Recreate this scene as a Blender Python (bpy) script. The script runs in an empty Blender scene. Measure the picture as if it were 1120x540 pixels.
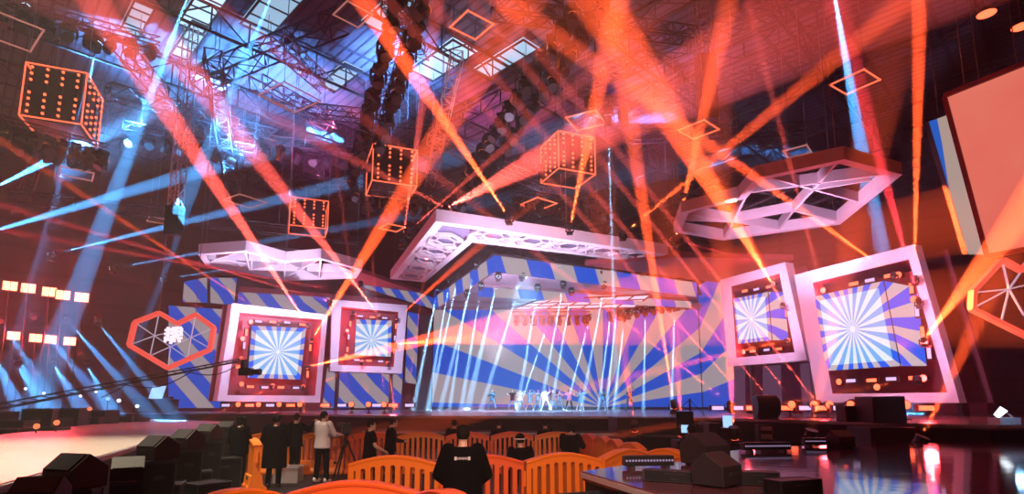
import bpy, bmesh, math, random
from mathutils import Vector, Matrix, Euler
random.seed(7)
R = math.radians
sc = bpy.context.scene
COL = sc.collection
V = Vector
# ---------------------------------------------------------------- camera model (a 20 mm lens, tilted up)
F, CX, CY, HOR, CZ = 622.0, 560.0, 350.0, 441.5, 1.9
TH = math.atan((HOR - CY) / F)
CAMP = V((0, 0, CZ))
def ray(px, py):
    a, b = (px - CX) / F, (CY - py) / F
    return V((a, math.cos(TH) - b * math.sin(TH), math.sin(TH) + b * math.cos(TH)))
def P(px, py, Y):
    r = ray(px, py); return CAMP + r * (Y / r.y)
def PZ(px, py, z):
    r = ray(px, py); return CAMP + r * ((z - CZ) / r.z)
def PX(p):
    d = p - CAMP
    f = d.y * math.cos(TH) + d.z * math.sin(TH); u = -d.y * math.sin(TH) + d.z * math.cos(TH)
    return (CX + F * d.x / f, CY - F * u / f)
cam = bpy.data.objects.new('camera', bpy.data.cameras.new('camera')); COL.objects.link(cam)
cam.location = CAMP; cam.rotation_euler = (math.pi / 2 + TH, 0, 0)
cam.data.lens = F * 36 / 1120; cam.data.shift_y = (CY - 270) / 1120; cam.data.clip_end = 400
sc.camera = cam
UA = V((.927, .375, 0)).normalized(); VA = V((-.375, .927, 0)).normalized()   # stage axes: along the front, to the back
# ---------------------------------------------------------------- materials
def new_mat(name):
    m = bpy.data.materials.new(name); m.use_nodes = True
    return m, m.node_tree
def N(nt, t, **kw):
    n = nt.nodes.new(t)
    for k, v in kw.items(): setattr(n, k, v)
    return n
def pbr(name, col, rough=.5, metal=0., noise=0., scale=3., bump=0., emit=None, spec=.5):
    m, nt = new_mat(name); b = nt.nodes['Principled BSDF']
    b.inputs['Base Color'].default_value = (*col, 1); b.inputs['Roughness'].default_value = rough
    b.inputs['Metallic'].default_value = metal; b.inputs['Specular IOR Level'].default_value = spec
    if noise or bump:
        tc = N(nt, 'ShaderNodeTexCoord'); nz = N(nt, 'ShaderNodeTexNoise')
        nz.inputs['Scale'].default_value = scale; nz.inputs['Detail'].default_value = 5
        nt.links.new(tc.outputs['Object'], nz.inputs['Vector'])
        if noise:
            mx = N(nt, 'ShaderNodeMix', data_type='RGBA')
            mx.inputs[6].default_value = (*[c * (1 - noise) for c in col], 1)
            mx.inputs[7].default_value = (*[min(1, c * (1 + noise)) for c in col], 1)
            nt.links.new(nz.outputs['Fac'], mx.inputs[0]); nt.links.new(mx.outputs[2], b.inputs['Base Color'])
        if bump:
            bp = N(nt, 'ShaderNodeBump'); bp.inputs['Strength'].default_value = bump; bp.inputs['Distance'].default_value = .05
            nt.links.new(nz.outputs['Fac'], bp.inputs['Height']); nt.links.new(bp.outputs['Normal'], b.inputs['Normal'])
    return m
def emis(name, col, s, sample=False):
    m, nt = new_mat(name); b = nt.nodes['Principled BSDF']
    b.inputs['Base Color'].default_value = (.02, .02, .02, 1)
    b.inputs['Emission Color'].default_value = (*col, 1); b.inputs['Emission Strength'].default_value = s
    m.cycles.emission_sampling = 'FRONT_BACK' if sample else 'NONE'
    return m
def lin(r, g, b):
    f = lambda c: (c / 255 / 12.92) if c / 255 <= .04045 else ((c / 255 + .055) / 1.055) ** 2.4
    return (f(r), f(g), f(b))
def mth(nt, op, a, b=None, c=None):
    n = N(nt, 'ShaderNodeMath', operation=op)
    for i, x in enumerate((a, b, c)):
        if x is None: continue
        if isinstance(x, (int, float)): n.inputs[i].default_value = x
        else: nt.links.new(x, n.inputs[i])
    return n.outputs[0]
def mixc(nt, fac, a, b):
    n = N(nt, 'ShaderNodeMix', data_type='RGBA')
    nt.links.new(fac, n.inputs[0])
    for i, x in ((6, a), (7, b)):
        if isinstance(x, tuple): n.inputs[i].default_value = (*x, 1)
        else: nt.links.new(x, n.inputs[i])
    return n.outputs[2]
BLUE = lin(8, 96, 240); BEIGE = lin(196, 180, 190); SKY = lin(120, 180, 245); WHT = lin(232, 238, 250)
def screen_mat(name, kind, strength=1., step=7.2, off=0., period=2., slope=1., inner=None, c1=BLUE, c2=BEIGE):
    """LED picture content: 'burst' (sun rays round uv origin) or 'diag' (slanted stripes), uv in metres"""
    m, nt = new_mat(name); b = nt.nodes['Principled BSDF']
    uv = N(nt, 'ShaderNodeUVMap'); sp = N(nt, 'ShaderNodeSeparateXYZ'); nt.links.new(uv.outputs[0], sp.inputs[0])
    x, y = sp.outputs[0], sp.outputs[1]
    if kind == 'burst':
        ang = mth(nt, 'MULTIPLY', mth(nt, 'ARCTAN2', y, x), 180 / math.pi)
        t = mth(nt, 'DIVIDE', mth(nt, 'ADD', ang, 720. + off), step * 2)
    else:
        t = mth(nt, 'DIVIDE', mth(nt, 'ADD', mth(nt, 'ADD', x, mth(nt, 'MULTIPLY', y, slope)), 500. + off), period)
    fac = mth(nt, 'GREATER_THAN', mth(nt, 'FRACT', t), .5)
    colr = mixc(nt, fac, c1, c2)
    if inner:
        ins = mth(nt, 'MULTIPLY', mth(nt, 'LESS_THAN', mth(nt, 'ABSOLUTE', x), inner[0]), mth(nt, 'LESS_THAN', mth(nt, 'ABSOLUTE', y), inner[1]))
        core = mth(nt, 'LESS_THAN', mth(nt, 'SQRT', mth(nt, 'ADD', mth(nt, 'MULTIPLY', x, x), mth(nt, 'MULTIPLY', y, y))), inner[2])
        incol = mixc(nt, core, mixc(nt, fac, SKY, WHT), WHT)
        colr = mixc(nt, ins, colr, incol)
    nt.links.new(colr, b.inputs['Emission Color']); b.inputs['Emission Strength'].default_value = strength
    b.inputs['Base Color'].default_value = (.004, .004, .004, 1); b.inputs['Roughness'].default_value = .7; b.inputs['Specular IOR Level'].default_value = .05
    return m
M = {}
M['black'] = pbr('black_paint', (.008, .008, .01), .5, noise=.3, spec=.3)
M['blackgloss'] = pbr('black_gloss', (.01, .01, .012), .25)
M['steel'] = pbr('dark_steel', (.05, .05, .055), .5, .6)
M['alu'] = pbr('truss_aluminium', (.55, .55, .58), .4, .5)
M['white'] = pbr('white_paint', (.80, .78, .84), .5, noise=.04)
M['whitefin'] = pbr('white_fin', (.68, .66, .72), .55)
M['lattice_back'] = pbr('lattice_backing', (.20, .18, .30), .6, noise=.1)
M['redset'] = pbr('set_recess', (.26, .05, .065), .7, noise=.15, scale=.6)  # red glow of the recess lamps put into the colour; wings share it
M['recess_right'] = pbr('set_recess_dark', (.10, .02, .03), .7, noise=.15, scale=.6)  # dimmer light of the right recesses put into a darker copy
M['darkset'] = pbr('set_dark', (.03, .025, .035), .7, noise=.2, scale=.5)
M['soffit'] = pbr('set_soffit', (.42, .34, .42), .6, noise=.1, scale=.4)
M['deck'] = pbr('stage_deck', (.30, .29, .31), .16, noise=.15, scale=.8)
M['deckfront'] = pbr('stage_front', (.008, .007, .01), .7, noise=.3, spec=.2)
M['wood'] = pbr('runway_boards', (.55, .50, .44), .28, noise=.12, scale=1.2)
M['gloss'] = pbr('gloss_floor', (.13, .035, .055), .07, noise=.3, scale=1.3, bump=.07, spec=.9)  # pink of the stage reflections is tinted into the base colour
M['orange'] = pbr('orange_plastic', (.9, .20, .015), .38, noise=.06)
M['redorange'] = pbr('red_orange_plastic', (.80, .11, .02), .38, noise=.06)
M['rubber'] = pbr('rubber', (.02, .02, .02), .7)
M['speaker'] = pbr('speaker_paint', (.022, .016, .02), .5, noise=.15, scale=20, spec=.3)
M['grille'] = pbr('speaker_grille', (.018, .016, .02), .6, noise=.4, scale=60)
M['skin'] = pbr('skin', (.55, .32, .24), .5)
M['hair'] = pbr('hair', (.006, .005, .005), .8, noise=.4, scale=40, spec=.1)
M['cloth_black'] = pbr('black_cloth', (.0025, .0022, .003), .95, noise=.3, scale=15, spec=.03)
M['cloth_white'] = pbr('pale_cloth', (.62, .52, .58), .8, noise=.1, scale=8)
M['cloth_blue'] = pbr('teal_cloth', (.05, .16, .24), .7, noise=.1, scale=8)
M['cloth_dance_white'] = pbr('white_costume', (.75, .8, .85), .7)
M['cloth_pink'] = pbr('pink_cloth', (.45, .12, .18), .7)
M['shoe'] = pbr('pale_shoe', (.7, .6, .6), .5)
M['shoe_dark'] = pbr('dark_shoe', (.02, .02, .02), .5)
M['cablewire'] = pbr('wire', (.25, .25, .28), .5, .5)
M['cloth_navy'] = pbr('navy_cloth', (.01, .015, .05), .9, spec=.1)
M['chrome'] = pbr('chrome', (.5, .5, .52), .2, 1.)
M['e_orange'] = emis('lamp_orange', (1, .09, .035), 4.5)
M['e_orangehot'] = emis('lamp_orange_hot', (1, .1, .04), 4)
M['e_lav'] = emis('lamp_lavender', (.75, .55, 1), 1.2)
M['e_tube'] = emis('tube_red_orange', (1, .14, .06), 1.7)
M['e_tubedim'] = emis('tube_dim_pink', (1, .34, .28), .45)
M['e_bluehot'] = emis('lamp_blue_white', (.4, .7, 1), 6)
M['e_white'] = emis('lamp_white', (.8, .9, 1), 2.2)
M['e_blinder'] = emis('blinder_warm', (1, .35, .16), 4, True)
M['e_dot'] = emis('cube_bulb', (1, .12, .04), 3)
M['e_off'] = pbr('lens_off', (.06, .05, .08), .1)
M['e_amber'] = emis('lamp_amber', (1, .2, .07), 1.4)
M['e_screenblue'] = emis('monitor_blue', (.35, .6, 1), 1.3)
M['e_heart'] = emis('sign_tube_red', (1, .1, .07), .95)
M['e_sign'] = emis('sign_white', (1, .8, .9), 1.3)
M['e_spoke'] = emis('sign_spoke', (.8, .65, .85), .55)
M['e_ceil'] = emis('ceiling_panel_white', (.62, .72, 1), 1.0)
# ---------------------------------------------------------------- mesh builder
class MB:
    def __init__(s): s.v = []; s.f = []; s.m = []; s.u = []; s.cur = 0
    def face(s, idx, uv=None): s.f.append(tuple(idx)); s.m.append(s.cur); s.u.append(uv)
    def add(s, pts): n = len(s.v); s.v += [V(p) for p in pts]; return n
    def quad(s, pts, uv=None): n = s.add(pts); s.face(range(n, n + len(pts)), uv)
    def obox(s, o, a, b, c):
        o, a, b, c = V(o), V(a), V(b), V(c)
        n = s.add([o, o + a, o + a + b, o + b, o + c, o + a + c, o + a + b + c, o + b + c])
        for q in ((0, 3, 2, 1), (4, 5, 6, 7), (0, 1, 5, 4), (1, 2, 6, 5), (2, 3, 7, 6), (3, 0, 4, 7)): s.face([n + i for i in q])
    def box(s, c, d, rot=None):
        c = V(c); a, b, e = V((d[0], 0, 0)), V((0, d[1], 0)), V((0, 0, d[2]))
        if rot is not None: a, b, e = rot @ a, rot @ b, rot @ e
        s.obox(c - (a + b + e) / 2, a, b, e)
    def tube(s, p, q, r, n=6, r2=None, cap=True):
        p, q = V(p), V(q); r2 = r if r2 is None else r2; d = q - p
        if d.length < 1e-6: return
        z = d.normalized(); x = z.orthogonal().normalized(); y = z.cross(x)
        k = s.add([p + (x * math.cos(2 * math.pi * i / n) + y * math.sin(2 * math.pi * i / n)) * r for i in range(n)] +
                  [q + (x * math.cos(2 * math.pi * i / n) + y * math.sin(2 * math.pi * i / n)) * r2 for i in range(n)])
        for i in range(n): s.face([k + i, k + (i + 1) % n, k + n + (i + 1) % n, k + n + i])
        if cap: s.face([k + i for i in range(n)][::-1]); s.face([k + n + i for i in range(n)])
    def bar(s, p, q, w, h, up=V((0, 0, 1))):
        p, q = V(p), V(q); d = q - p; x = d.normalized().cross(up)
        if x.length < 1e-4: x = V((1, 0, 0))
        x.normalize(); y = x.cross(d.normalized())
        s.obox(p - x * w / 2 - y * h / 2, d, x * w, y * h)
    def path(s, pts, r, n=6, closed=False):
        pts = [V(p) for p in pts]
        for i in range(len(pts) - (0 if closed else 1)): s.tube(pts[i], pts[(i + 1) % len(pts)], r, n)
    def ell(s, c, rad, rot=None, nu=10, nv=7):
        c = V(c); rows = []
        for j in range(nv + 1):
            t = math.pi * j / nv; row = []
            for i in range(nu):
                a = 2 * math.pi * i / nu
                p = V((rad[0] * math.sin(t) * math.cos(a), rad[1] * math.sin(t) * math.sin(a), rad[2] * math.cos(t)))
                if rot is not None: p = rot @ p
                row.append(c + p)
            rows.append(row)
        k = s.add([rows[0][0]] + [p for row in rows[1:-1] for p in row] + [rows[-1][0]])
        last = len(s.v) - 1
        for i in range(nu):
            s.face([k, k + 1 + i, k + 1 + (i + 1) % nu])
            for j in range(nv - 2):
                a = k + 1 + j * nu
                s.face([a + i, a + nu + i, a + nu + (i + 1) % nu, a + (i + 1) % nu])
            a = k + 1 + (nv - 2) * nu
            s.face([a + i, last, a + (i + 1) % nu])
    def prism(s, pts, vec, cap=True):
        pts = [V(p) for p in pts]; vec = V(vec); n = len(pts)
        k = s.add(pts + [p + vec for p in pts])
        for i in range(n): s.face([k + i, k + (i + 1) % n, k + n + (i + 1) % n, k + n + i])
        if cap: s.face([k + i for i in range(n)][::-1]); s.face([k + n + i for i in range(n)])
    def ring(s, outer, inner, vec):
        vec = V(vec); n = len(outer)
        for i in range(n):
            j = (i + 1) % n; o0, o1, i0, i1 = V(outer[i]), V(outer[j]), V(inner[i]), V(inner[j])
            k = s.add([o0, o1, i1, i0, o0 + vec, o1 + vec, i1 + vec, i0 + vec])
            for q in ((0, 1, 2, 3), (7, 6, 5, 4), (0, 4, 5, 1), (3, 2, 6, 7)): s.face([k + x for x in q])
    def disc(s, c, r, nrm, n=10):
        z = V(nrm).normalized(); x = z.orthogonal().normalized(); y = z.cross(x)
        s.quad([V(c) + (x * math.cos(2 * math.pi * i / n) + y * math.sin(2 * math.pi * i / n)) * r for i in range(n)])
    def build(s, name, mats, parent=None, smooth=False, recalc=True, bevel=0.):
        me = bpy.data.meshes.new(name)
        off = parent.matrix_basis.translation if parent is not None else V((0, 0, 0))
        if parent is not None and parent.parent is not None: off = off + parent.parent.matrix_basis.translation
        me.from_pydata([tuple(p - off) for p in s.v], [], s.f)
        mats = mats if isinstance(mats, (list, tuple)) else [mats]
        for m in mats: me.materials.append(m)
        for p, mi in zip(me.polygons, s.m): p.material_index = mi; p.use_smooth = smooth
        if any(u is not None for u in s.u):
            l = me.uv_layers.new(name='UVMap')
            for p, u in zip(me.polygons, s.u):
                if u is not None:
                    for li, c in zip(p.loop_indices, u): l.data[li].uv = c
        if recalc:
            bm = bmesh.new(); bm.from_mesh(me); bmesh.ops.recalc_face_normals(bm, faces=bm.faces); bm.to_mesh(me); bm.free()
        o = bpy.data.objects.new(name, me); COL.objects.link(o)
        if parent is not None: o.parent = parent
        if bevel:
            b = o.modifiers.new('edge', 'BEVEL'); b.width = bevel; b.segments = 2; b.limit_method = 'ANGLE'
        return o
def tag(o, label, cat, group=None, kind=None):
    o['label'] = label; o['category'] = cat
    if group: o['group'] = group
    if kind: o['kind'] = kind
    return o
def thing(name, label, cat, loc=(0, 0, 0), group=None):
    o = bpy.data.objects.new(name, None); COL.objects.link(o); o.location = V(loc); o.empty_display_size = .2
    return tag(o, label, cat, group)
def dup(root, loc=None, rot=None, label=None, group=None):
    r = root.copy(); COL.objects.link(r)
    if loc is not None: r.location = loc
    if rot is not None: r.rotation_euler = rot
    if label: r['label'] = label
    if group: r['group'] = group
    for ch in root.children:
        c = ch.copy(); COL.objects.link(c); c.parent = r
        for g in ch.children:
            d = g.copy(); COL.objects.link(d); d.parent = c
    return r
def struct(o): o['kind'] = 'structure'; return o
def spot(p, d, col, E, deg, blend=.35, size=.08):
    l = bpy.data.lights.new('spot_lamp', 'SPOT'); l.energy = E; l.color = col; l.spot_size = R(deg); l.spot_blend = blend; l.shadow_soft_size = size
    o = bpy.data.objects.new('spot_lamp', l); COL.objects.link(o); o.location = p
    o.rotation_euler = V(d).to_track_quat('-Z', 'Y').to_euler(); return o
def point(p, col, E, size=.2):
    l = bpy.data.lights.new('bulb', 'POINT'); l.energy = E; l.color = col; l.shadow_soft_size = size
    o = bpy.data.objects.new('bulb', l); COL.objects.link(o); o.location = p; return o
# ---------------------------------------------------------------- world: haze in the hall air
w = bpy.data.worlds.new('hall_air'); sc.world = w; w.use_nodes = True; nt = w.node_tree
nt.nodes['Background'].inputs[0].default_value = (0, 0, 0, 1); nt.nodes['Background'].inputs[1].default_value = 0
HAZE = .0046
vs = N(nt, 'ShaderNodeVolumeScatter'); vs.inputs['Density'].default_value = HAZE; vs.inputs['Anisotropy'].default_value = .12
nt.links.new(vs.outputs[0], nt.nodes['World Output'].inputs['Volume'])
sc.view_settings.view_transform = 'Standard'; sc.view_settings.look = 'None'; sc.view_settings.gamma = 1; sc.view_settings.exposure = 0
sc.view_settings.use_curve_mapping = False
sc.cycles.use_denoising = True; sc.cycles.max_bounces = 4; sc.cycles.diffuse_bounces = 1; sc.cycles.glossy_bounces = 3; sc.cycles.volume_bounces = 0
sc.cycles.sample_clamp_indirect = 4; sc.cycles.use_light_tree = True; sc.cycles.caustics_reflective = False; sc.cycles.caustics_refractive = False
# ================================================================ THE SETTING: the hall
Z0, ZC = 0., 26.
c_far, c_left, c_near, c_right = V((8, 98, 0)), V((-62, 28, 0)), V((8, -42, 0)), V((78, 28, 0))
D1, D2 = V((-.7071, .7071, 0)), V((.7071, .7071, 0))
b = MB(); b.prism([c_far, c_left, c_near, c_right], (0, 0, -.3)); o = struct(b.build('floor', pbr('floor_paint', (.01, .009, .011), .55, noise=.3, spec=.25)))
m, nt = new_mat('roof_sheet'); bs = nt.nodes['Principled BSDF']
tc = N(nt, 'ShaderNodeTexCoord'); sp = N(nt, 'ShaderNodeSeparateXYZ'); nt.links.new(tc.outputs['Object'], sp.inputs[0])
s1 = mth(nt, 'ADD', sp.outputs[0], sp.outputs[1]); s2 = mth(nt, 'SUBTRACT', sp.outputs[0], sp.outputs[1])
rib = mth(nt, 'GREATER_THAN', mth(nt, 'FRACT', mth(nt, 'MULTIPLY', s1, 1.1)), .72)
seam = mth(nt, 'GREATER_THAN', mth(nt, 'FRACT', mth(nt, 'MULTIPLY', s2, .17)), .93)
nz = N(nt, 'ShaderNodeTexNoise'); nz.inputs['Scale'].default_value = .12; nt.links.new(tc.outputs['Object'], nz.inputs['Vector'])
base = mixc(nt, nz.outputs['Fac'], (.05, .048, .07), (.15, .145, .185))
base = mixc(nt, mth(nt, 'MAXIMUM', rib, seam), base, (.03, .028, .04))
nt.links.new(base, bs.inputs['Base Color']); bs.inputs['Roughness'].default_value = .6
bp = N(nt, 'ShaderNodeBump'); bp.inputs['Distance'].default_value = .1; bp.inputs['Strength'].default_value = .6
nt.links.new(rib, bp.inputs['Height']); nt.links.new(bp.outputs[0], bs.inputs['Normal'])
b = MB(); b.prism([V((p.x, p.y, ZC)) for p in (c_far, c_left, c_near, c_right)], (0, 0, .3)); struct(b.build('ceiling', m))
mw, nt = new_mat('hall_wall'); bs = nt.nodes['Principled BSDF']
tc = N(nt, 'ShaderNodeTexCoord'); sp = N(nt, 'ShaderNodeSeparateXYZ'); nt.links.new(tc.outputs['Object'], sp.inputs[0])
r1 = mth(nt, 'GREATER_THAN', mth(nt, 'FRACT', mth(nt, 'MULTIPLY', sp.outputs[2], .45)), .82)
r2 = mth(nt, 'GREATER_THAN', mth(nt, 'FRACT', mth(nt, 'MULTIPLY', mth(nt, 'ADD', sp.outputs[0], 0), .23)), .9)
base = mixc(nt, mth(nt, 'MAXIMUM', r1, r2), (.045, .035, .05), (.02, .017, .024))
nt.links.new(base, bs.inputs['Base Color']); bs.inputs['Roughness'].default_value = .7
def wall(name, a, c):
    n = (c - a).cross(V((0, 0, 1))).normalized() * .3
    q = MB(); q.obox(a, c - a, n, V((0, 0, ZC))); return struct(q.build(name, mw))
wall('wall_left', c_left, c_far); wall('wall_right', c_far, c_right); wall('wall_front', c_right, c_near); wall('wall_back', c_near, c_left)
# skylights: panes set in the roof
def skylight(n, px, py, L, W, st):
    c = PZ(px, py, ZC - .05); q = MB()
    q.obox(c - D1 * L / 2 - D2 * W / 2, D1 * L, D2 * W, V((0, 0, .04)))
    o = struct(q.build('window_%d' % n, emis('skylight_%d' % n, (.45, .72, 1), st, True)))
    f = MB(); c2 = c - V((0, 0, .06)); e = .12
    out = [c2 + D1 * L / 2 * i + D2 * W / 2 * j for i, j in ((-1, -1), (1, -1), (1, 1), (-1, 1))]
    inn = [c2 + D1 * (L / 2 - e) * i + D2 * (W / 2 - e) * j for i, j in ((-1, -1), (1, -1), (1, 1), (-1, 1))]
    f.ring(out, inn, V((0, 0, -.1)))
    for k in (-.25, 0, .25): f.bar(c2 + D1 * L * k - D2 * W / 2, c2 + D1 * L * k + D2 * W / 2, .08, .08)
    f.build('window_frame', M['steel'], o)
for i, a in enumerate([(222, 10, 5, 1.6, 1.6), (208, 44, 5, 1.2, 1.3), (372, 84, 4, 1.5, .9), (484, 66, 5, 2.2, 1.4), (553, 64, 5, 1.6, 1.0), (150, 20, 4, 1.2, .7), (300, 8, 6, 2., .8), (430, 8, 5, 1.5, .7)]): skylight(i + 1, *a)
# ================================================================ trusses
def cable(a, par, r=.022):
    b = MB(); b.tube(a, V((a.x, a.y, ZC - .02)), r, 5); b.build('hoist_cable', M['cablewire'], par)
def box_truss(name, label, p, q, w, group=None, mat='alu', step=None, r=.035, cat='truss', wires=True):
    p, q = V(p), V(q)
    if name == 'lighting_truss': p, q = [e if e.z < 24.4 else CAMP + (e - CAMP) * ((24.4 - CZ) / (e.z - CZ)) for e in (p, q)]
    d = (q - p).normalized(); L = (q - p).length
    up = V((0, 0, 1)) if abs(d.z) < .8 else V((0, 1, 0))
    x = d.cross(up).normalized(); y = x.cross(d).normalized(); step = step or w * 1.05
    t = thing(name, label, cat, p, group)
    cs = [x * w / 2 + y * w / 2, -x * w / 2 + y * w / 2, -x * w / 2 - y * w / 2, x * w / 2 - y * w / 2]
    for c in cs:
        b = MB(); b.tube(p + c, q + c, r, 5); b.build('chord', M[mat], t)
    b = MB(); n = max(2, int(L / step))
    for i in range(n):
        a0, a1 = p + d * (L * i / n), p + d * (L * (i + 1) / n)
        for k in range(4):
            c0, c1 = cs[k], cs[(k + 1) % 4]
            if i % 2: c0, c1 = c1, c0
            b.tube(a0 + c0, a1 + c1, r * .6, 4, cap=False)
            if i % 2 == 0: b.tube(a0 + c0, a0 + c1, r * .6, 4, cap=False)
    b.build('lacing', M[mat], t)
    if wires and abs(d.z) < .8:
        for k in (.12, .5, .88): a = p + d * L * k; cable(a + V((0, 0, w / 2)), t, .018)
    return t
def roof_truss(p, q, h=1.7, lab='', grp=None):
    p, q = V(p), V(q); d = (q - p).normalized(); L = (q - p).length; t = thing('roof_truss', lab, 'roof truss', p, grp)
    dn = V((0, 0, -h))
    b = MB(); b.tube(p, q, .11, 6); b.build('top_chord', M['steel'], t)
    b = MB(); b.tube(p + dn, q + dn, .11, 6); b.build('bottom_chord', M['steel'], t)
    b = MB(); n = max(4, int(L / 2.2))
    for i in range(n):
        a0, a1 = p + d * (L * i / n), p + d * (L * (i + 1) / n)
        b.tube(a0, a0 + dn, .055, 5, cap=False); b.tube(a0 + dn if i % 2 else a0, a1 if i % 2 else a1 + dn, .055, 5, cap=False)
    b.build('web', M['steel'], t)
for k in range(9):       # frames running from the left wall: parallel to D2
    s = 12 + k * 9.5
    a = c_left - D1 * 0 + (c_near - c_left).normalized() * 0 + (c_far - c_left).normalized() * 0
    p0 = c_left + V((.7071, -.7071, 0)) * (4 + k * 8.2); q0 = p0 + D2 * 98
    p0 = p0 + D2 * (20 if k < 7 else 30)
    roof_truss(V((p0.x, p0.y, ZC - .2)), V((q0.x, q0.y, ZC - .2)), 1.7, 'dark steel roof frame spanning under the hall roof', 'steel frames under the roof')
for k in range(7):       # cross frames: parallel to D1
    p0 = c_right + D1 * 6 + (c_far - c_right).normalized() * 0
    p0 = V((8, -42, 0)) + D2 * (52 + k * 7.4); q0 = p0 + D1 * 98; p0 = p0 + D1 * (2 if k > 2 else 20)
    roof_truss(V((p0.x, p0.y, ZC - .35)), V((q0.x, q0.y, ZC - .35)), 1.2, 'thinner steel cross frame under the roof sheets', 'cross frames under the roof')
# ================================================================ the stage decks
ZS = 1.35
def deck(name, label, poly, z, front_mat, top_mat, th=None, cat='stage'):
    t = thing(name, label, cat, (poly[0].x, poly[0].y, 0))
    pts = [V((p.x, p.y, z)) for p in poly]
    b = MB(); b.prism(pts, (0, 0, -.12)); b.build('deck_top', top_mat, t)
    c = sum(pts, V((0, 0, 0))) / len(pts)
    ins = [V((c.x + (p.x - c.x) * .992, c.y + (p.y - c.y) * .992, z - .12)) for p in pts]
    b = MB(); b.prism(ins, (0, 0, -(z - .12))); b.build('skirt', front_mat, t)
    b = MB()
    for i in range(len(pts)): b.bar(pts[i] + V((0, 0, -.05)), pts[(i + 1) % len(pts)] + V((0, 0, -.05)), .06, .06)
    b.build('edge_trim', M['alu'], t)
    return t
stage = [V(p).to_3d() for p in [(-27, 38), (-14, 34.5), (-6.5, 27.5), (5.5, 25.5), (8.6, 22.3), (12.6, 15.), (24, 15), (32, 40), (24, 62), (-11, 62), (-27, 54)]]
deck('main_stage', 'wide dark main stage deck carrying the screens and dancers', stage, ZS, M['deckfront'], M['deck'])
step = [V(p).to_3d() for p in [(-6.6, 25.6), (5.2, 23.4), (8.0, 20.8), (8.3, 22.4), (5.4, 25.3), (-6.5, 27.2)]]
deck('stage_step', 'low dark step along the front of the main stage', step, .72, M['deckfront'], M['deck'], cat='step')
ZR = 1.0
rw = [PZ(-70, 549, ZR), PZ(232, 462.5, ZR), PZ(256, 461, ZR), PZ(154, 458, ZR), PZ(0, 475, ZR), PZ(-120, 492, ZR)]
deck('runway', 'pale boarded runway stretching in from the left edge', rw, ZR, M['deckfront'], M['wood'], cat='runway')
ZR = 1.0
gl = [PZ(637, 515, ZR), PZ(715, 504, ZR), PZ(828, 489, ZR), PZ(1000, 484, ZR), PZ(1180, 484, ZR), PZ(1400, 640, ZR), PZ(850, 577, ZR)]
deck('gloss_runway', 'dark mirror-gloss runway floor at lower right', gl, ZR, M['deckfront'], M['gloss'], cat='runway')
# ================================================================ the screens
H_TOP = 12.6
Dp = P(475, 325, 57.); Dp.z = 0; Ep = P(766, 400, 56.); Ep.z = 0
uvw = (Ep - Dp); Lm = uvw.length; ud = uvw.normalized(); nb = V((-ud.y, ud.x, 0))
cx = (PX(V((0, 0, 0))), 0)[1]
# burst centre: pixel column 659 on this wall
rr = ray(659, 440); t0 = (rr.x * Dp.y - rr.y * Dp.x) / (rr.y * ud.x - rr.x * ud.y)
scr = screen_mat('backdrop_picture', 'burst', .7, 10., 1.5)
zb, zt = ZS + .25, H_TOP + .8
t = thing('backdrop_screen', 'huge LED backdrop of blue and beige sun rays behind the dancers', 'screen', Dp)
b = MB(); p = Dp + V((0, 0, zb)); b.quad([p, p + uvw, p + uvw + V((0, 0, zt - zb)), p + V((0, 0, zt - zb))],
    [(-t0, 0), (Lm - t0, 0), (Lm - t0, zt - zb), (-t0, zt - zb)]); b.build('led_face', scr, t, recalc=False)
b = MB(); b.obox(p + nb * .02, uvw, nb * .4, V((0, 0, zt - zb))); b.build('cabinet', M['black'], t)
b = MB(); b.obox(Dp + V((0, 0, ZS)), uvw, nb * .6, V((0, 0, .25))); b.build('plinth', M['steel'], t)
Fp = P(801, 400, 49.5); Fp.z = 0
uv2 = Fp - Ep; L2 = uv2.length; n2 = V((-uv2.y, uv2.x, 0)).normalized()
if n2.x < 0: n2 = -n2
t = thing('wing_screen', 'narrow LED wing turned forward beside the right end of backdrop', 'screen', Ep)
p = Ep + V((.08, -.05, zb)); h2 = P(790, 303, 52).z - zb; b = MB()
b.quad([p, p + uv2, p + uv2 + V((0, 0, h2)), p + V((0, 0, h2))], [(Lm - t0, 0), (Lm - t0 + L2, 0), (Lm - t0 + L2, h2), (Lm - t0, h2)]); b.build('led_face', scr, t, recalc=False)
b = MB(); b.obox(p + n2 * .02, uv2, n2 * .35, V((0, 0, h2))); b.build('cabinet', M['black'], t)
# stage roof (header box) with its LED fascia
zA = 12.55
A, Bq, Dq = PZ(540.5, 279, zA), PZ(762, 309, zA), PZ(475, 325, zA)
Eq = V((Ep.x + .4, Ep.y - .3, zA)); Dq = V((Dp.x, Dp.y - .3, zA))
fh = 1.25
t = thing('stage_roof', 'overhanging stage roof with blue and beige striped LED edge', 'stage roof', A)
fas = screen_mat('fascia_picture', 'diag', .8, period=4.2, slope=.35)
def fascia(par, a, c, h, off=0, name='fascia'):
    q = MB(); L = (c - a).length; q.quad([a, c, c - V((0, 0, h)), a - V((0, 0, h))], [(off, h), (off + L, h), (off + L, 0), (off, 0)]); return q.build(name, fas, par, recalc=False)
fascia(t, Dq, A, fh, 0); fascia(t, A, Bq, fh, .9)
b = MB(); ins = [A + V((.1, .15, -.02)), Bq + V((-.1, .15, -.02)), Eq, Dq + V((.1, 0, -.02))]
b.prism([q - V((0, 0, fh)) for q in ins], (0, 0, .1)); b.build('underside', M['soffit'], t)
b = MB(); b.prism([q + V((0, 0, .02)) for q in [A, Bq, Eq, Dq]], (0, 0, .15)); b.build('top', M['darkset'], t)
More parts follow.
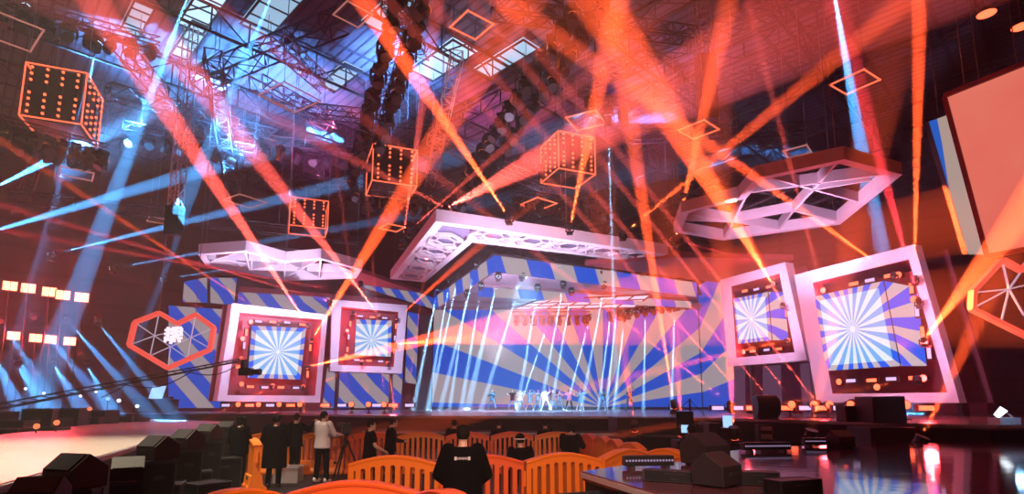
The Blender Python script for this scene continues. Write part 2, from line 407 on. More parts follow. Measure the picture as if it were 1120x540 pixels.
# beams on the underside
vv = (Dq - A).normalized(); vd = (Bq - A).normalized()
cw = MB()
for k in (.22, .45, .68, .9):
    a1 = A.lerp(Dq, k) - V((0, 0, fh + .12)); b1 = Bq.lerp(Eq, k) - V((0, 0, fh + .12)); cw.bar(a1 + vd * .3, b1 - vd * .3, .22, .24)
cw.build('cross_beam', M['soffit'], t)
# inner striped panel hanging under the roof, mid depth
a1, b1 = A.lerp(Dq, .3) - V((0, 0, fh)), Bq.lerp(Eq, .3) - V((0, 0, fh))
inner = fascia(t, a1 + vd * .6, b1 - vd * 1, .8, .4, 'inner_fascia')
# glowing ceiling light panel (grid of white tiles)
cp = [PZ(588, 328, 10.9), PZ(712, 322, 10.9), PZ(694, 336, 10.9), PZ(560, 338, 10.9)]
t2 = thing('ceiling_light_panel', 'glowing white gridded light panel hung under the stage roof', 'light panel', cp[0])
nx, ny = 7, 3; b = MB(); fr = MB()
bil = lambda s, v: cp[0].lerp(cp[1], s).lerp(cp[3].lerp(cp[2], s), v)
for i in range(nx):
    for j in range(ny):
        b.prism([bil((i + e) / nx, (j + g) / ny) for e, g in ((.06, .08), (.94, .08), (.94, .92), (.06, .92))], (0, 0, .05))
b.build('tile', M['e_ceil'], t2)
for i in range(nx + 1): fr.bar(bil(i / nx, 0), bil(i / nx, 1), .1, .12)
for j in range(ny + 1): fr.bar(bil(0, j / ny), bil(1, j / ny), .1, .12)
fr.build('frame', M['black'], t2)
# ================================================================ the L-shaped lattice canopy
zL = 12.5; TL_ = .75
oc, ol, orr = PZ(476.7, 241.7, zL), PZ(426.7, 305, zL), PZ(731, 278, zL)
ir, ic, il = PZ(700, 287, zL), PZ(516.7, 265, zL), PZ(464.5, 308.5, zL)
Lo = [oc, orr, ir, ic, il, ol]
def inset(poly, d):
    n = len(poly); out = []
    area = sum(poly[i].x * poly[(i + 1) % n].y - poly[(i + 1) % n].x * poly[i].y for i in range(n))
    sg = 1 if area > 0 else -1
    for i in range(n):
        a, c, e = poly[i - 1], poly[i], poly[(i + 1) % n]
        d1 = (c - a).normalized(); d2 = (e - c).normalized()
        n1 = V((-d1.y, d1.x, 0)) * sg; n2 = V((-d2.y, d2.x, 0)) * sg
        k = (n1 + n2); k = k / max(.25, k.dot(k) / 2) if k.length > .01 else n1
        out.append(c + k * d)
    return out
Li = inset(Lo, .55)
t = thing('lattice_canopy', 'white L-shaped canopy with hexagon lattice hung above the stage mouth', 'canopy', oc)
b = MB(); b.ring(Lo, Li, (0, 0, TL_)); b.build('rim', M['white'], t)
b = MB(); b.prism([p + V((0, 0, .28)) for p in Li], (0, 0, .3)); b.build('backing_panel', M['lattice_back'], t)
# white rim lip lines
lat = MB()
def hexcell(c, ax, ay, s):
    pts = [c + ax * math.cos(k * math.pi / 3) * s + ay * math.sin(k * math.pi / 3) * s * 1.0 for k in range(6)]
    for k in range(6): lat.bar(pts[k], pts[(k + 1) % 6], .13, .2)
    q = [c + ax * math.cos(k * math.pi / 3) * s * .5 + ay * math.sin(k * math.pi / 3) * s * .5 for k in range(6)]
    for k in range(6): lat.bar(q[k], q[(k + 1) % 6], .09, .12)
    for k in range(6): lat.bar(q[k], pts[k], .08, .12)
def arm(o0, o1, i0, i1, n):
    ax = (o1 - o0).normalized()
    for k in range(n):
        f = (k + .5) / n; a, c = o0.lerp(o1, f), i0.lerp(i1, f); mid = (a + c) / 2 + V((0, 0, .1)); ay = (c - a).normalized(); wd = (c - a).length
        hexcell(mid, ax, ay, min(wd * .5, (o1 - o0).length / n * .56))
arm(oc.lerp(ol, .12), ol.lerp(oc, .03), ic.lerp(il, .0), il, 5)
arm(oc.lerp(orr, .14), orr.lerp(oc, .03), ic, ir, 5)
lat.build('lattice', M['white'], t)
for q in (oc, ol, orr, (oc + ol) / 2, (oc + orr) / 2): cable(q + (ic - oc) * .12 + V((0, 0, TL_)), t)
# ================================================================ double-hexagon canopies
def hex_canopy(label, pts, zc, th, centres, fins, loc):
    outer = [PZ(x, y, zc) for x, y in pts]; t = thing('hexagon_canopy', label, 'canopy', outer[0])
    inn = inset(outer, .42)
    b = MB(); b.ring(outer, inn, (0, 0, th)); b.build('rim', M['white'], t)
    for a, c in fins:
        a, c = PZ(*a, zc), PZ(*c, zc); b = MB(); b.bar(a + V((0, 0, th * .55)), c + V((0, 0, th * .55)), .13, th * .9); b.build('fin', M['whitefin'], t)
    g = MB(); cen = sum(outer, V((0, 0, 0))) / len(outer)
    zt = zc + th
    # dark equipment tray carried above the fins
    for k in range(6):
        a = cen + UA * (k - 2.5) * 1.5; g.bar(a - VA * 2.4 + V((0, 0, th + .05)), a + VA * 2.4 + V((0, 0, th + .05)), .12, .1)
    for k in range(3): a = cen + VA * (k - 1) * 1.8; g.bar(a - UA * 4 + V((0, 0, th + .16)), a + UA * 4 + V((0, 0, th + .16)), .12, .1)
    g.build('grid_tray', M['steel'], t)
    for q in outer[::2]: cable(q + (cen - q) * .08 + V((0, 0, th)), t)
    return t
HR = [(737, 254), (791, 263), (918.8, 245.5), (987, 190.8), (923.8, 174), (826, 195), (808, 216), (745, 232)]
c1, c2, c3 = (802, 244), (868, 232), (890, 209)
hex_canopy('white double-hexagon canopy hung high above the right screens', HR, 12.5, .62, None,
    [((741, 242), c1), (c1, (853, 252)), ((768, 227), c1) if 0 else ((757, 236), c1), (c1, (793, 261)), (c1, (826, 196)), (c1, c2), ((808, 217), c2) if 0 else (c2, (853, 251)), (c2, c3), (c2, (916, 244)) if 0 else (c2, (808, 222)) if 0 else (c3, (838, 195)), (c3, (915, 180)), (c3, (975, 190)) if 0 else (c3, (952, 199)), (c3, (938, 222)), ((812, 213), (978, 191)), (c2, (918, 243))], None)
HL = [(216.5, 277.7), (268.4, 274), (312.5, 285.6), (351, 282.3), (396.5, 294.5), (389.5, 304.5), (312.5, 307), (224.4, 290)]
hex_canopy('white double-hexagon canopy hung above the left screens', HL, 12.5, .75, None,
    [((268, 275), (273, 296)), ((351, 283), (349, 305)), ((312.5, 286), (311, 306)), ((222, 284), (312, 288)), ((226, 288), (268, 275)), ((273, 297), (313, 287)), ((313, 288), (350, 304)), ((313, 304), (351, 284)), ((352, 284), (392, 301)), ((273, 296), (392, 299))], None)
# ================================================================ portals: white frames round recesses with a screen
burst_small = {}
def portal(key, label, slabel, outer, inner, YL, YR, fr_th, led, ledY, depth, rays, iw, uvoff, side=None):
    """outer/inner: TL TR BR BL in photo pixels, standing in the plane through depth YL (left) and YR (right)"""
    a = P(*outer[0], YL); c = P(*outer[1], YR); a2, c2 = V((a.x, a.y, 0)), V((c.x, c.y, 0))
    dr = (c2 - a2).normalized(); nrm = V((dr.y, -dr.x, 0))          # towards the audience
    if nrm.y > 0: nrm = -nrm
    def pl(px, py):
        r = ray(px, py); k = (a2 - CAMP).dot(nrm) / r.dot(nrm); return CAMP + r * k
    O = [pl(*q) for q in outer]; I = [pl(*q) for q in inner]
    t = thing('portal', label, 'set frame', V((O[3].x, O[3].y, 0)))
    b = MB(); b.ring(O, I, -nrm * fr_th); b.build('frame', M['white'], t)
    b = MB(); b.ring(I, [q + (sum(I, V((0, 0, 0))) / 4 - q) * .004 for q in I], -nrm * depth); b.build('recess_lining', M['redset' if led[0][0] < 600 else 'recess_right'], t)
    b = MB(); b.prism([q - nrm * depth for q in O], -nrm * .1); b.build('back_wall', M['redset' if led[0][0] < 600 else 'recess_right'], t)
    # posts down to the stage where the frame floats
    zlow = min(O[3].z, O[2].z)
    if zlow > ZS + .05:
        for q in (O[3].lerp(O[2], .12), O[3].lerp(O[2], .88)):
            q = q - nrm * (depth * .7); b = MB(); b.obox(V((q.x - .15, q.y - .15, ZS)), (.3, 0, 0), (0, .3, 0), (0, 0, max(.05, q.z - ZS + .2))); b.build('post', M['steel'], t)
    # the screen inside
    def pd(px, py, off):
        r = ray(px, py); k = (a2 - nrm * off - CAMP).dot(nrm) / r.dot(nrm); return CAMP + r * k
    if ledY is None:
        q = [pd(*e, depth * .45) for e in led]
        side3 = None
    else:
        q = [P(*led[0], ledY[0]), P(*led[1], ledY[1]), P(*led[2], ledY[1]), P(*led[3], ledY[0])]
        side3 = [q[1], P(*side[0], ledY[2]), P(*side[1], ledY[2]), q[2]]
    s = thing('portal_screen', slabel, 'screen', V((q[3].x, q[3].y, ZS)))
    W = (q[1] - q[0]).length; Hh = (q[0] - q[3]).length
    mat = screen_mat('sunburst_%s' % key, 'burst', 1.12, 180 / rays, 3, inner=(W * iw, Hh * iw, W * .035))
    cxu, cyu = uvoff
    mu = lambda s_, v_: ((s_ - cxu) * W, (v_ - cyu) * Hh)
    b = MB(); b.quad([q[3], q[2], q[1], q[0]], [mu(0, 0), mu(1, 0), mu(1, 1), mu(0, 1)]); b.build('led_face', mat, s, recalc=False)
    nf = (q[1] - q[0]).cross(q[0] - q[3]).normalized()
    if nf.dot(CAMP - q[0]) < 0: nf = -nf
    b = MB(); b.prism([e - nf * .02 for e in q], -nf * (.05 if side3 else .25)); b.build('cabinet', M['black'], s)
    if side3:
        W2 = (side3[1] - side3[0]).length; b = MB()
        b.quad([side3[3] + V((.05, 0, 0)), side3[2], side3[1], side3[0] + V((.05, 0, 0))], [mu(1, 0), (mu(1, 0)[0] + W2, mu(1, 0)[1]), (mu(1, 1)[0] + W2, mu(1, 1)[1]), mu(1, 1)]); b.build('led_side', mat, s, recalc=False)
        n3 = (side3[1] - side3[0]).cross(side3[0] - side3[3]).normalized()
        if n3.dot(CAMP - side3[0]) < 0: n3 = -n3
        e0, e3 = side3[0].lerp(side3[1], .3), side3[3].lerp(side3[2], .3)
        b = MB(); b.prism([e - n3 * .03 for e in (e0, side3[1], side3[2], e3)], -n3 * .2); b.build('side_cabinet', M['black'], s)
    cc = (q[0] + q[1] + q[2] + q[3]) / 4 - nf * .25
    for k in (-.3, .3): e = cc + (q[1] - q[0]) * k; b = MB(); b.bar(e, e - nrm * (depth * .5), .15, .15); b.build('bracket', M['steel'], s)
    return lambda px, py, off=.1: pd(px, py, off), nrm
PORT = {}
PORT[1] = portal('left_large', 'large white square portal at far left of the stage', 'square sunburst screen inside the large left portal',
    [(254, 331.5), (358.5, 344), (350, 440), (237.5, 438.5)], [(262, 341), (352.5, 349.5), (344.5, 432.5), (248.5, 432)], 40, 45.5, .8,
    [(275.5, 356), (335, 358.5), (328.4, 415), (270.7, 413)], None, 1.6, 16, .42, (.5, .5))
PORT[2] = portal('left_small', 'smaller raised white portal left of the main backdrop', 'small sunburst screen inside the raised left portal',
    [(363, 327.5), (445.6, 333.5), (439.5, 408.5), (361, 405.5)], [(373.5, 335.5), (435.7, 341), (430.6, 401), (369.6, 399)], 52, 54.8, .8,
    [(389.6, 349), (428.5, 350.5), (427.4, 390), (387.8, 388)], None, 1.6, 13, .45, (.45, .42))
PORT[3] = portal('right_small', 'smaller raised white portal right of the main backdrop', 'small two-sided sunburst screen inside the raised right portal',
    [(787.6, 306), (858.5, 286.5), (883, 394), (796.4, 400.5)], [(800, 313), (852.5, 299), (869, 385), (805.5, 391)], 44, 38.5, .8,
    [(800.5, 327), (839.6, 319), (844, 372), (806, 376)], (43.2, 38.2, 39.4), 2.2, 16, .42, (.5, .5), [(858, 319.5), (862.5, 371.5)])
PORT[4] = portal('right_large', 'largest white portal at the right end of the stage', 'largest two-sided sunburst screen inside the right portal',
    [(868.6, 300.6), (1000, 267), (1049.5, 440.5), (893.5, 440)], [(889, 309), (994, 283.5), (1036, 429), (910.6, 430.5)], 31.8, 25.6, .5,
    [(891, 324), (966, 307), (984.5, 400), (903.6, 405.5)], (30.4, 25.7, 27.0), 2.4, 20, .43, (.5, .5), [(1002, 314), (1013.7, 400)])
# ================================================================ striped set panels
dg = screen_mat('stripe_picture', 'diag', .62, period=3.0, slope=1.0)
dg2 = screen_mat('stripe_picture_small', 'diag', .6, period=2.3, slope=.9)
def slab(label, px4, Y0, Y1, th=.5, mat=None, name='striped_panel'):
    """px4: TL TR BR BL"""
    q = [P(*px4[0], Y0), P(*px4[1], Y1), P(*px4[2], Y1), P(*px4[3], Y0)]
    t = thing(name, label, 'set panel', V((q[3].x, q[3].y, q[3].z)))
    W = (q[1] - q[0]).length; Hh = (q[0] - q[3]).length; b = MB()
    b.quad([q[3], q[2], q[1], q[0]], [(0, 0), (W, 0), (W, Hh), (0, Hh)]); b.build('led_face', mat or dg, t, recalc=False)
    n = (q[1] - q[0]).cross(q[0] - q[3]).normalized()
    if n.dot(CAMP - q[0]) < 0: n = -n
    b = MB(); b.prism([e - n * .02 for e in q], -n * th); b.build('cabinet', M['darkset'], t)
    return t
slab('tall striped panel rising from the stage behind the heart sign', [(184.5, 334), (243, 338), (241, 446), (184, 446)], 43.5, 43)
slab('striped block stepped above the tall striped panel, left piece', [(201.5, 308), (226.5, 303), (226.5, 331), (199.5, 330)], 44.3, 44.3, mat=dg2)
slab('striped block stepped above the tall striped panel, right piece', [(228.5, 303.5), (259, 304), (256, 333.5), (228, 331)], 44.8, 44.8, mat=dg2)
slab('long striped strip showing over the large left portal', [(255, 319), (361, 325), (362, 345), (252, 345)], 48, 50, mat=dg2)
slab('striped panel under the raised left portal', [(358, 402), (441, 406), (438, 446), (352, 446)], 54, 56.3)
slab('narrow upright striped panel right of the raised left portal', [(446, 341), (458, 343), (455, 420), (443, 418)], 55.2, 55.6, mat=dg2)
slab('striped upper strip over the raised left portal', [(396, 297), (474.5, 326), (474, 338), (397, 314)], 52, 57, mat=dg2)
slab('plain striped panel beneath the raised right portal', [(803, 398), (886, 392), (889, 446), (803, 446)], 47.5, 42.5, mat=screen_mat('dim_blocks', 'diag', .22, period=3., slope=.0, c1=lin(90, 30, 70), c2=lin(170, 120, 170)))
# dark return wall beside the backdrop and dark red bodies of the two wings
def body(name, label, pts, h, mat, cat='set wall'):
    b = MB(); b.prism(pts, (0, 0, h)); o = b.build(name, mat); tag(o, label, cat); return o
q0 = P(455, 430, 56.4); q1 = P(471.5, 430, 57); 
body('return_wall', 'dark return wall just left of the main backdrop', [V((q0.x, q0.y, ZS)), V((q1.x, q1.y - .1, ZS)), V((q1.x, q1.y + 1.5, ZS)), V((q0.x, q0.y + 1.5, ZS))], 9.4, M['darkset'])
q0, q1 = P(238, 400, 50.5), P(474, 400, 59.5)
body('wing_wall', 'dark red wing wall standing behind the left portals', [V((q0.x, q0.y, ZS)), V((q1.x, q1.y, ZS)), V((q1.x, q1.y + .6, ZS)), V((q0.x, q0.y + .6, ZS))], 11.2, M['redset'])
q0, q1 = P(801, 400, 49.4), P(1010, 400, 31.5)
body('wing_wall', 'dark red wing wall standing behind the right portals', [V((q0.x + 2.4, q0.y, ZS + .01)), V((q1.x + 4.5, q1.y + 1.5, ZS + .01)), V((q1.x + 5.1, q1.y + 1.8, ZS + .01)), V((q0.x + 3., q0.y + .3, ZS + .01))], 7.6, M['redset'])
zz = 12.3
f4 = [PZ(640, 290, zz), PZ(744, 281, zz), PZ(868, 284, zz), PZ(786, 309, zz)]
o = MB(); o.prism(f4, (0, 0, .4)); o = o.build('wing_roof', M['redset']); tag(o, 'flat dark red roof slab between stage roof and right portals', 'stage roof')
f4 = [PZ(396, 298, 12.9), PZ(473, 325, 12.9), PZ(455, 338, 12.9), PZ(372, 322, 12.9)]
o = MB(); o.prism(f4, (0, 0, .35)); o = o.build('wing_roof', M['redset']); tag(o, 'flat dark red roof slab over the raised left portal', 'stage roof')
# ================================================================ heart-shaped hexagon signs
def heart(label, pts, centres, spokes, Y, emblem=None):
    o = [P(x, y, Y) for x, y in pts]; t = thing('heart_sign', label, 'sign', o[0])
    c = sum(o, V((0, 0, 0))) / len(o)
    b = MB()
    for i in range(len(o)): b.bar(o[i], o[(i + 1) % len(o)], .26 * Y / 37, .3, V((0, 1, 0)))
    for q in o: b.ell(q, (.14 * Y / 37, .15, .14 * Y / 37), nu=8, nv=5)
    b.build('outline_tube', M['e_heart'], t)
    b = MB()
    for a, e in spokes: b.bar(P(*a, Y + .1), P(*e, Y + .1), .05, .06, V((0, 1, 0)))
    b.build('spoke', M['e_spoke'], t)
    for k in (1, 3): cable(o[k], t)
    return t
HP = [(147.6, 352.4), (174.4, 342), (194, 354), (214, 344), (234, 358), (230, 382), (183.7, 402.4), (141.5, 377.4)]
g1, g2, g3 = (169, 367), (209, 369), (186.5, 379)
hs = heart('red double-hexagon heart sign with white emblem at left of stage', HP, None,
    [((147, 352), g1), ((174, 342), g1), (g1, g3), (g1, (141.5, 377)), (g1, (164, 389)), (g1, (190, 362)), ((214, 344), g2), ((234, 358), g2), (g2, (230, 381)), (g2, (205, 392)), (g2, g3), (g2, (194, 356)), (g3, (183.7, 402)), (g3, (164, 389)), (g3, (206, 392))], 37)
em = MB(); Ye = 36.85
def stroke(a, c, w=.2): em.bar(P(a[0], a[1], Ye), P(c[0], c[1], Ye), w, .12, V((0, 1, 0)))
for a, c in [((180.5, 361), (188, 360)), ((184, 357.5), (183.5, 367)), ((180, 365), (187.5, 364)), ((181, 368), (185, 372)), ((184, 366), (180, 374)), ((188.5, 359), (198.5, 358)), ((193, 357), (193, 366)), ((189, 362.5), (199, 362)), ((189.5, 358.5), (188.5, 366)), ((198.5, 358.5), (198, 366)), ((189, 366), (199.5, 366)), ((186, 368.5), (195, 368)), ((188, 367), (186.5, 376)), ((194, 367), (196.5, 374)), ((190.5, 368), (190.5, 374)), ((179.5, 369.5), (183, 369)), ((195, 370), (199, 369.5))]: stroke(a, c, .15)
em.build('emblem', M['e_sign'], hs)
HP2 = [(1064, 318), (1096, 284), (1118, 296), (1140, 268), (1178, 282), (1180, 330), (1132, 372), (1063, 338)]
heart('red double-hexagon heart sign cut off by the right edge', HP2, None, [((1064, 320), (1103.5, 316)), ((1096, 285), (1103.5, 316)), ((1103.5, 316), (1066, 336)), ((1103.5, 316), (1116, 298)), ((1103.5, 316), (1120, 345)), ((1103.5, 316), (1095, 352)), ((1103.5, 316), (1145, 306))], 21)
# ================================================================ hanging side screens at top right
tl, bl = P(1033, 105, 20), P(1080, 280, 21.4)
wv = V((.5, -.866, 0)) * 6.5; wv = V((.5, -.866, .0)) * 6.5
q = [tl, tl + wv, bl + wv, bl]
nf = (q[1] - q[0]).cross(q[0] - q[3]).normalized()
if nf.dot(CAMP - q[0]) < 0: nf = -nf
m, nt = new_mat('coral_picture'); bs = nt.nodes['Principled BSDF']; tc = N(nt, 'ShaderNodeTexCoord'); nz = N(nt, 'ShaderNodeTexNoise'); nz.inputs['Scale'].default_value = .35
nt.links.new(tc.outputs['Object'], nz.inputs['Vector']); nt.links.new(mixc(nt, nz.outputs['Fac'], lin(246, 84, 78), lin(250, 148, 124)), bs.inputs['Emission Color']); bs.inputs['Emission Strength'].default_value = .85; bs.inputs['Base Color'].default_value = (.02, .02, .02, 1)
t = thing('side_screen', 'big tilted coral LED screen hanging at the right edge', 'screen', tl)
b = MB(); b.quad(q, None); b.build('led_face', m, t, recalc=False)
b = MB(); b.prism([e - nf * .03 for e in q], -nf * .35); b.build('cabinet', M['black'], t)
b = MB()
for i in range(4): b.bar(q[i], q[(i + 1) % 4], .16, .16)
b.build('bezel', M['redset'], t)
for k in (.1, .8): cable(q[0].lerp(q[1], k), t)
q = [P(1016, 133, 21.2), P(1052, 120, 21.0), P(1102, 279, 22.4), P(1059, 278, 22.6)]
sm, nt = new_mat('beige_picture'); bs = nt.nodes['Principled BSDF']; uv = N(nt, 'ShaderNodeUVMap'); sp = N(nt, 'ShaderNodeSeparateXYZ'); nt.links.new(uv.outputs[0], sp.inputs[0])
fac = mth(nt, 'GREATER_THAN', mth(nt, 'ADD', sp.outputs[0], mth(nt, 'MULTIPLY', mth(nt, 'SUBTRACT', 1, sp.outputs[1]), .5)), .25)
nt.links.new(mixc(nt, fac, lin(30, 105, 215), lin(196, 172, 162)), bs.inputs['Emission Color']); bs.inputs['Emission Strength'].default_value = .8; bs.inputs['Base Color'].default_value = (.02, .02, .02, 1)
t = thing('side_screen', 'pale beige LED screen tucked behind the coral screen', 'screen', q[0])
b = MB(); b.quad(q, [(0, 1), (1, 1), (1, 0), (0, 0)]); b.build('led_face', sm, t, recalc=False)
nf = (q[1] - q[0]).cross(q[0] - q[3]).normalized()
if nf.dot(CAMP - q[0]) < 0: nf = -nf
b = MB(); b.prism([e - nf * .03 for e in q], -nf * .3); b.build('cabinet', M['black'], t)
cable(q[0].lerp(q[1], .3), t)
# ================================================================ lamps that make the light: moving heads, strobes, and their beams
ORG = (1, .092, .02); RED = (1, .05, .07); BLU = (.07, .40, 1); ICE = (.30, .62, 1); CORAL = (1, .10, .075)
_protos = {}
def head_proto(kind):
    if kind in _protos: return _protos[kind]
    lens = {'orange': 'e_orangehot', 'blue': 'e_bluehot', 'white': 'e_bluehot', 'off': 'e_off', 'amber': 'e_amber'}[kind]
    t = thing('moving_head', 'x', 'stage light')
    b = MB(); b.box((0, 0, .07), (.42, .34, .14)); b.box((0, 0, .16), (.3, .24, .05)); b.build('base', M['black'], t, bevel=.015)
    b = MB()
    for sx in (-1, 1): b.prism([V((sx * .24, -.09, .2)), V((sx * .24, .09, .2)), V((sx * .24, .07, .58)), V((sx * .24, -.07, .58))], (.05 * sx, 0, 0))
    b.box((0, 0, .21), (.58, .18, .06)); b.build('yoke', M['black'], t)
    b = MB(); z0 = .5   # head: built about its own pivot, pointing +Z
    b.tube((0, 0, -.24), (0, 0, -.12), .13, 10, .19); b.tube((0, 0, -.12), (0, 0, .1), .19, 10, .2); b.tube((0, 0, .1), (0, 0, .27), .17, 10, .2)
    h = b.build('head', M['steel'], t, smooth=False); h.location = (0, 0, z0)
    b = MB(); b.disc((0, 0, .275), .15, (0, 0, 1), 12); l = b.build('lens', M[lens], h, recalc=False)
    # undo the offset MB takes from the head's own location (built in head space)
    _protos[kind] = t
    t.location = (0, 0, -50)
    return t
_first = {}
def moving_head(p, d, kind, hang, label, group, s=1.0):
    pr = head_proto(kind); d = V(d).normalized()
    base = Matrix.Rotation(math.pi, 3, 'X') if hang else Matrix.Identity(3)
    dl = base.inverted() @ d
    yaw = math.atan2(dl.x, -dl.y); tilt = math.atan2(math.hypot(dl.x, dl.y), dl.z)
    rot = base @ Matrix.Rotation(yaw, 3, 'Z')
    pl = p - (rot @ V((0, 0, .5))) * s
    if kind in _first: t = dup(pr)
    else: t = pr; _first[kind] = 1
    t['label'] = label; t['group'] = group
    t.location = pl; t.rotation_euler = rot.to_euler(); t.scale = (s, s, s)
    for c in t.children:
        if c.name.startswith('head'): c.rotation_euler = (tilt, 0, 0)
    return t
E0 = 5.3e6; BW = 1.45
def beam(src, dst, col, e=1., deg=2., kind='orange', hang=False, label=None, group=None, s=1., fixture=True, blend=.15):
    """a lamp at src that throws its light towards dst"""
    if src.z > 24.3: src = CAMP + (src - CAMP) * ((24.3 - CZ) / (src.z - CZ))
    d = (dst - src).normalized()
    if fixture: moving_head(src, d, kind, hang, label, group, s)
    return spot(src + d * .34 * s, d, col, E0 * e * BW * {'orange': 1.45, 'blue': .85, 'white': .65}[kind], deg * BW, blend, .03)
# ---- strobe bars and small lamps fixed in the portal recesses
def strobe_proto():
    t = thing('strobe_bar', 'x', 'stage light')
    b = MB(); b.box((0, .1, 0), (.74, .2, .3)); b.build('housing', M['black'], t)
    b = MB(); b.box((0, -.02, 0), (.62, .04, .2)); b.build('lamp_face', M['e_orange'], t)
    b = MB()
    for sx in (-1, 1): b.box((sx * .39, .12, 0), (.03, .1, .36))
    b.box((0, .2, 0), (.8, .03, .08)); b.build('bracket', M['steel'], t)
    return t
def par_proto():
    t = thing('par_lamp', 'x', 'stage light')
    b = MB(); b.tube((0, .3, 0), (0, 0, 0), .12, 10, .17); b.build('can', M['black'], t)
    b = MB(); b.disc((0, -.01, 0), .15, (0, -1, 0), 12); b.build('lens', M['e_orangehot'], t, recalc=False)
    return t
SP = strobe_proto(); SPD = dup(SP)
for c in list(SPD.children):
    if c.name.startswith('lamp_face'): c.data = c.data.copy(); c.data.materials[0] = M['e_lav']
PP = par_proto()
_use = {}
def place(proto, p, ang, label, group, roll=0., s=1.):
    t = dup(proto) if proto.name in _use else proto
    _use[proto.name] = 1
    t.location = p; t.rotation_euler = (Matrix.Rotation(ang, 3, 'Z') @ Matrix.Rotation(roll, 3, 'Y')).to_euler(); t.scale = (s, s, s)
    t['label'] = label; t['group'] = group; return t
def zoomed(ox, oy, k): return lambda x, y: (ox + x / k, oy + y / k)
PLAMP = {
 1: (zoomed(225, 320, 4.157), 'large left portal', 'bars:305,133 440,145 203,427 342,430|vbars:185,180 475,250 463,370|dims:240,130 370,135 268,430 410,432|vdims:175,240|dots:205,132 332,137 465,148 168,208 163,300 145,335 480,218 463,338 163,415 305,423 443,427'),
 2: (zoomed(345, 310, 3.857), 'raised left portal', 'bars:240,142 226,325|vbars:147,170 135,278 340,180 333,285|dims:190,137 292,145 175,322 275,328|vdims:140,225 335,230|dots:163,127 267,133 343,150 135,198 130,303 335,258 197,330 305,335'),
 3: (zoomed(770, 260, 2.843), 'raised right portal', 'bars:127,165 203,152 152,352 233,345|vbars:257,235|dims:163,160 195,348|vdims:|dots:215,143 245,208 262,318 123,355 88,190'),
 4: (zoomed(860, 250, 2.57), 'large right portal', 'bars:190,155 290,132 240,426 360,419|vbars:352,167 383,290|dims:235,145 182,427 295,422|vdims:368,232 402,350|dots:103,173 315,130 358,198 387,322 148,430 255,445 385,420')}
PL = {}
for k, (zf, nm, spec) in PLAMP.items():
    fn, nrm = PORT[k]; ang = math.atan2(nrm.y, nrm.x) + math.pi / 2
    for part in spec.split('|'):
        kind, pts = part.split(':')
        for q in pts.split():
            x, y = map(float, q.split(',')); px, py = zf(x, y); p = fn(px, py, .25 if k < 3 else .3)
            if kind == 'dots': place(PP, p, ang, 'small round orange lamp in the recess of the %s' % nm, 'round lamps in the %s' % nm, s=1.05); PL.setdefault(k, []).append(p)
            else: place(SP if 'bars' in kind else SPD, p, ang, ('orange' if 'bars' in kind else 'pale lavender') + ' strobe bar in the recess of the %s' % nm, ('orange' if 'bars' in kind else 'lavender') + ' strobe bars in the %s' % nm, math.pi / 2 if kind[0] == 'v' else 0, .78)
    c = fn(*[sum(v) / 2 for v in zip(zf(0, 0), zf(0, 0))], .3) if 0 else None
    # the recess lamps' own light on the recess walls
    for p in PL[k][::3]: point(p + nrm * .25, RED, 330, .15)
# ---- lamps along the front of the deck
def decklamp(px, py, Y, kind, where):
    sz = .8
    p = P(px, py, Y); p.z = max(p.z, ZS + .17)
    if kind == 'dot': p.z = ZS + .55; place(PP, p, 0, 'small round orange lamp on a stand along the %s' % where, 'round lamps along the %s' % where)
    else: place(SP if kind == 'bar' else SPD, p, 0, ('orange' if kind == 'bar' else 'pale lavender') + ' strobe bar standing along the %s' % where, ('orange' if kind == 'bar' else 'lavender') + ' strobe bars along the %s' % where, s=sz)
    if kind == 'dot':
        b = MB(); b.tube((0, .16, -.1), (0, .16, -.55), .04, 6); b.box((0, .16, -.53), (.3, .3, .05))
lw, rwn = 'left deck edge', 'right deck edge'
Yl = lambda x: 36.6 - (x - 240) * .02
for x in (273, 318, 355.5, 430): decklamp(x, 443, Yl(x), 'bar', lw)
for x in (247, 295.6, 374, 412, 448): decklamp(x, 443, Yl(x), 'dim', lw)
Yr = lambda x: 24.5 - (x - 800) * .022
for x in (823, 860, 898.6, 945.7, 1013): decklamp(x, 446, Yr(x), 'bar', rwn)
for x in (809, 881, 918.6, 971, 785): decklamp(x, 446, Yr(x), 'dim', rwn)
# stands of their own for the small lamps
def stand_lamp(px, Y, where):
    p = P(px, 440, Y); z = ZS + .52
    t = place(PP, V((p.x, p.y, z)), 0,  'small round orange lamp on a stand along the %s' % where, 'round lamps along the %s' % where)
    return t
b = MB(); b.tube((0, .16, -.1), (0, .16, -.5), .04, 6); b.box((0, .16, -.5), (.3, .3, .04)); _stand_me = b.build('lamp_stand', M['black'])
_sm = _stand_me.data; bpy.data.objects.remove(_stand_me)
def add_stand(t): o = bpy.data.objects.new('lamp_stand', _sm); COL.objects.link(o); o.parent = t
for x in (260.7, 283, 305.5, 328, 384.4, 403, 420): add_stand(stand_lamp(x, Yl(x), lw))
for x in (841, 865.7, 890, 907, 930, 991): add_stand(stand_lamp(x, Yr(x), rwn))
for x in (273, 355.5, 430): p = P(x, 440, Yl(x) - .4); point(V((p.x, p.y, ZS + .5)), RED, 160, .2)
for x in (823, 898.6, 1013): p = P(x, 440, Yr(x) - .4); point(V((p.x, p.y, ZS + .5)), RED, 130, .2)
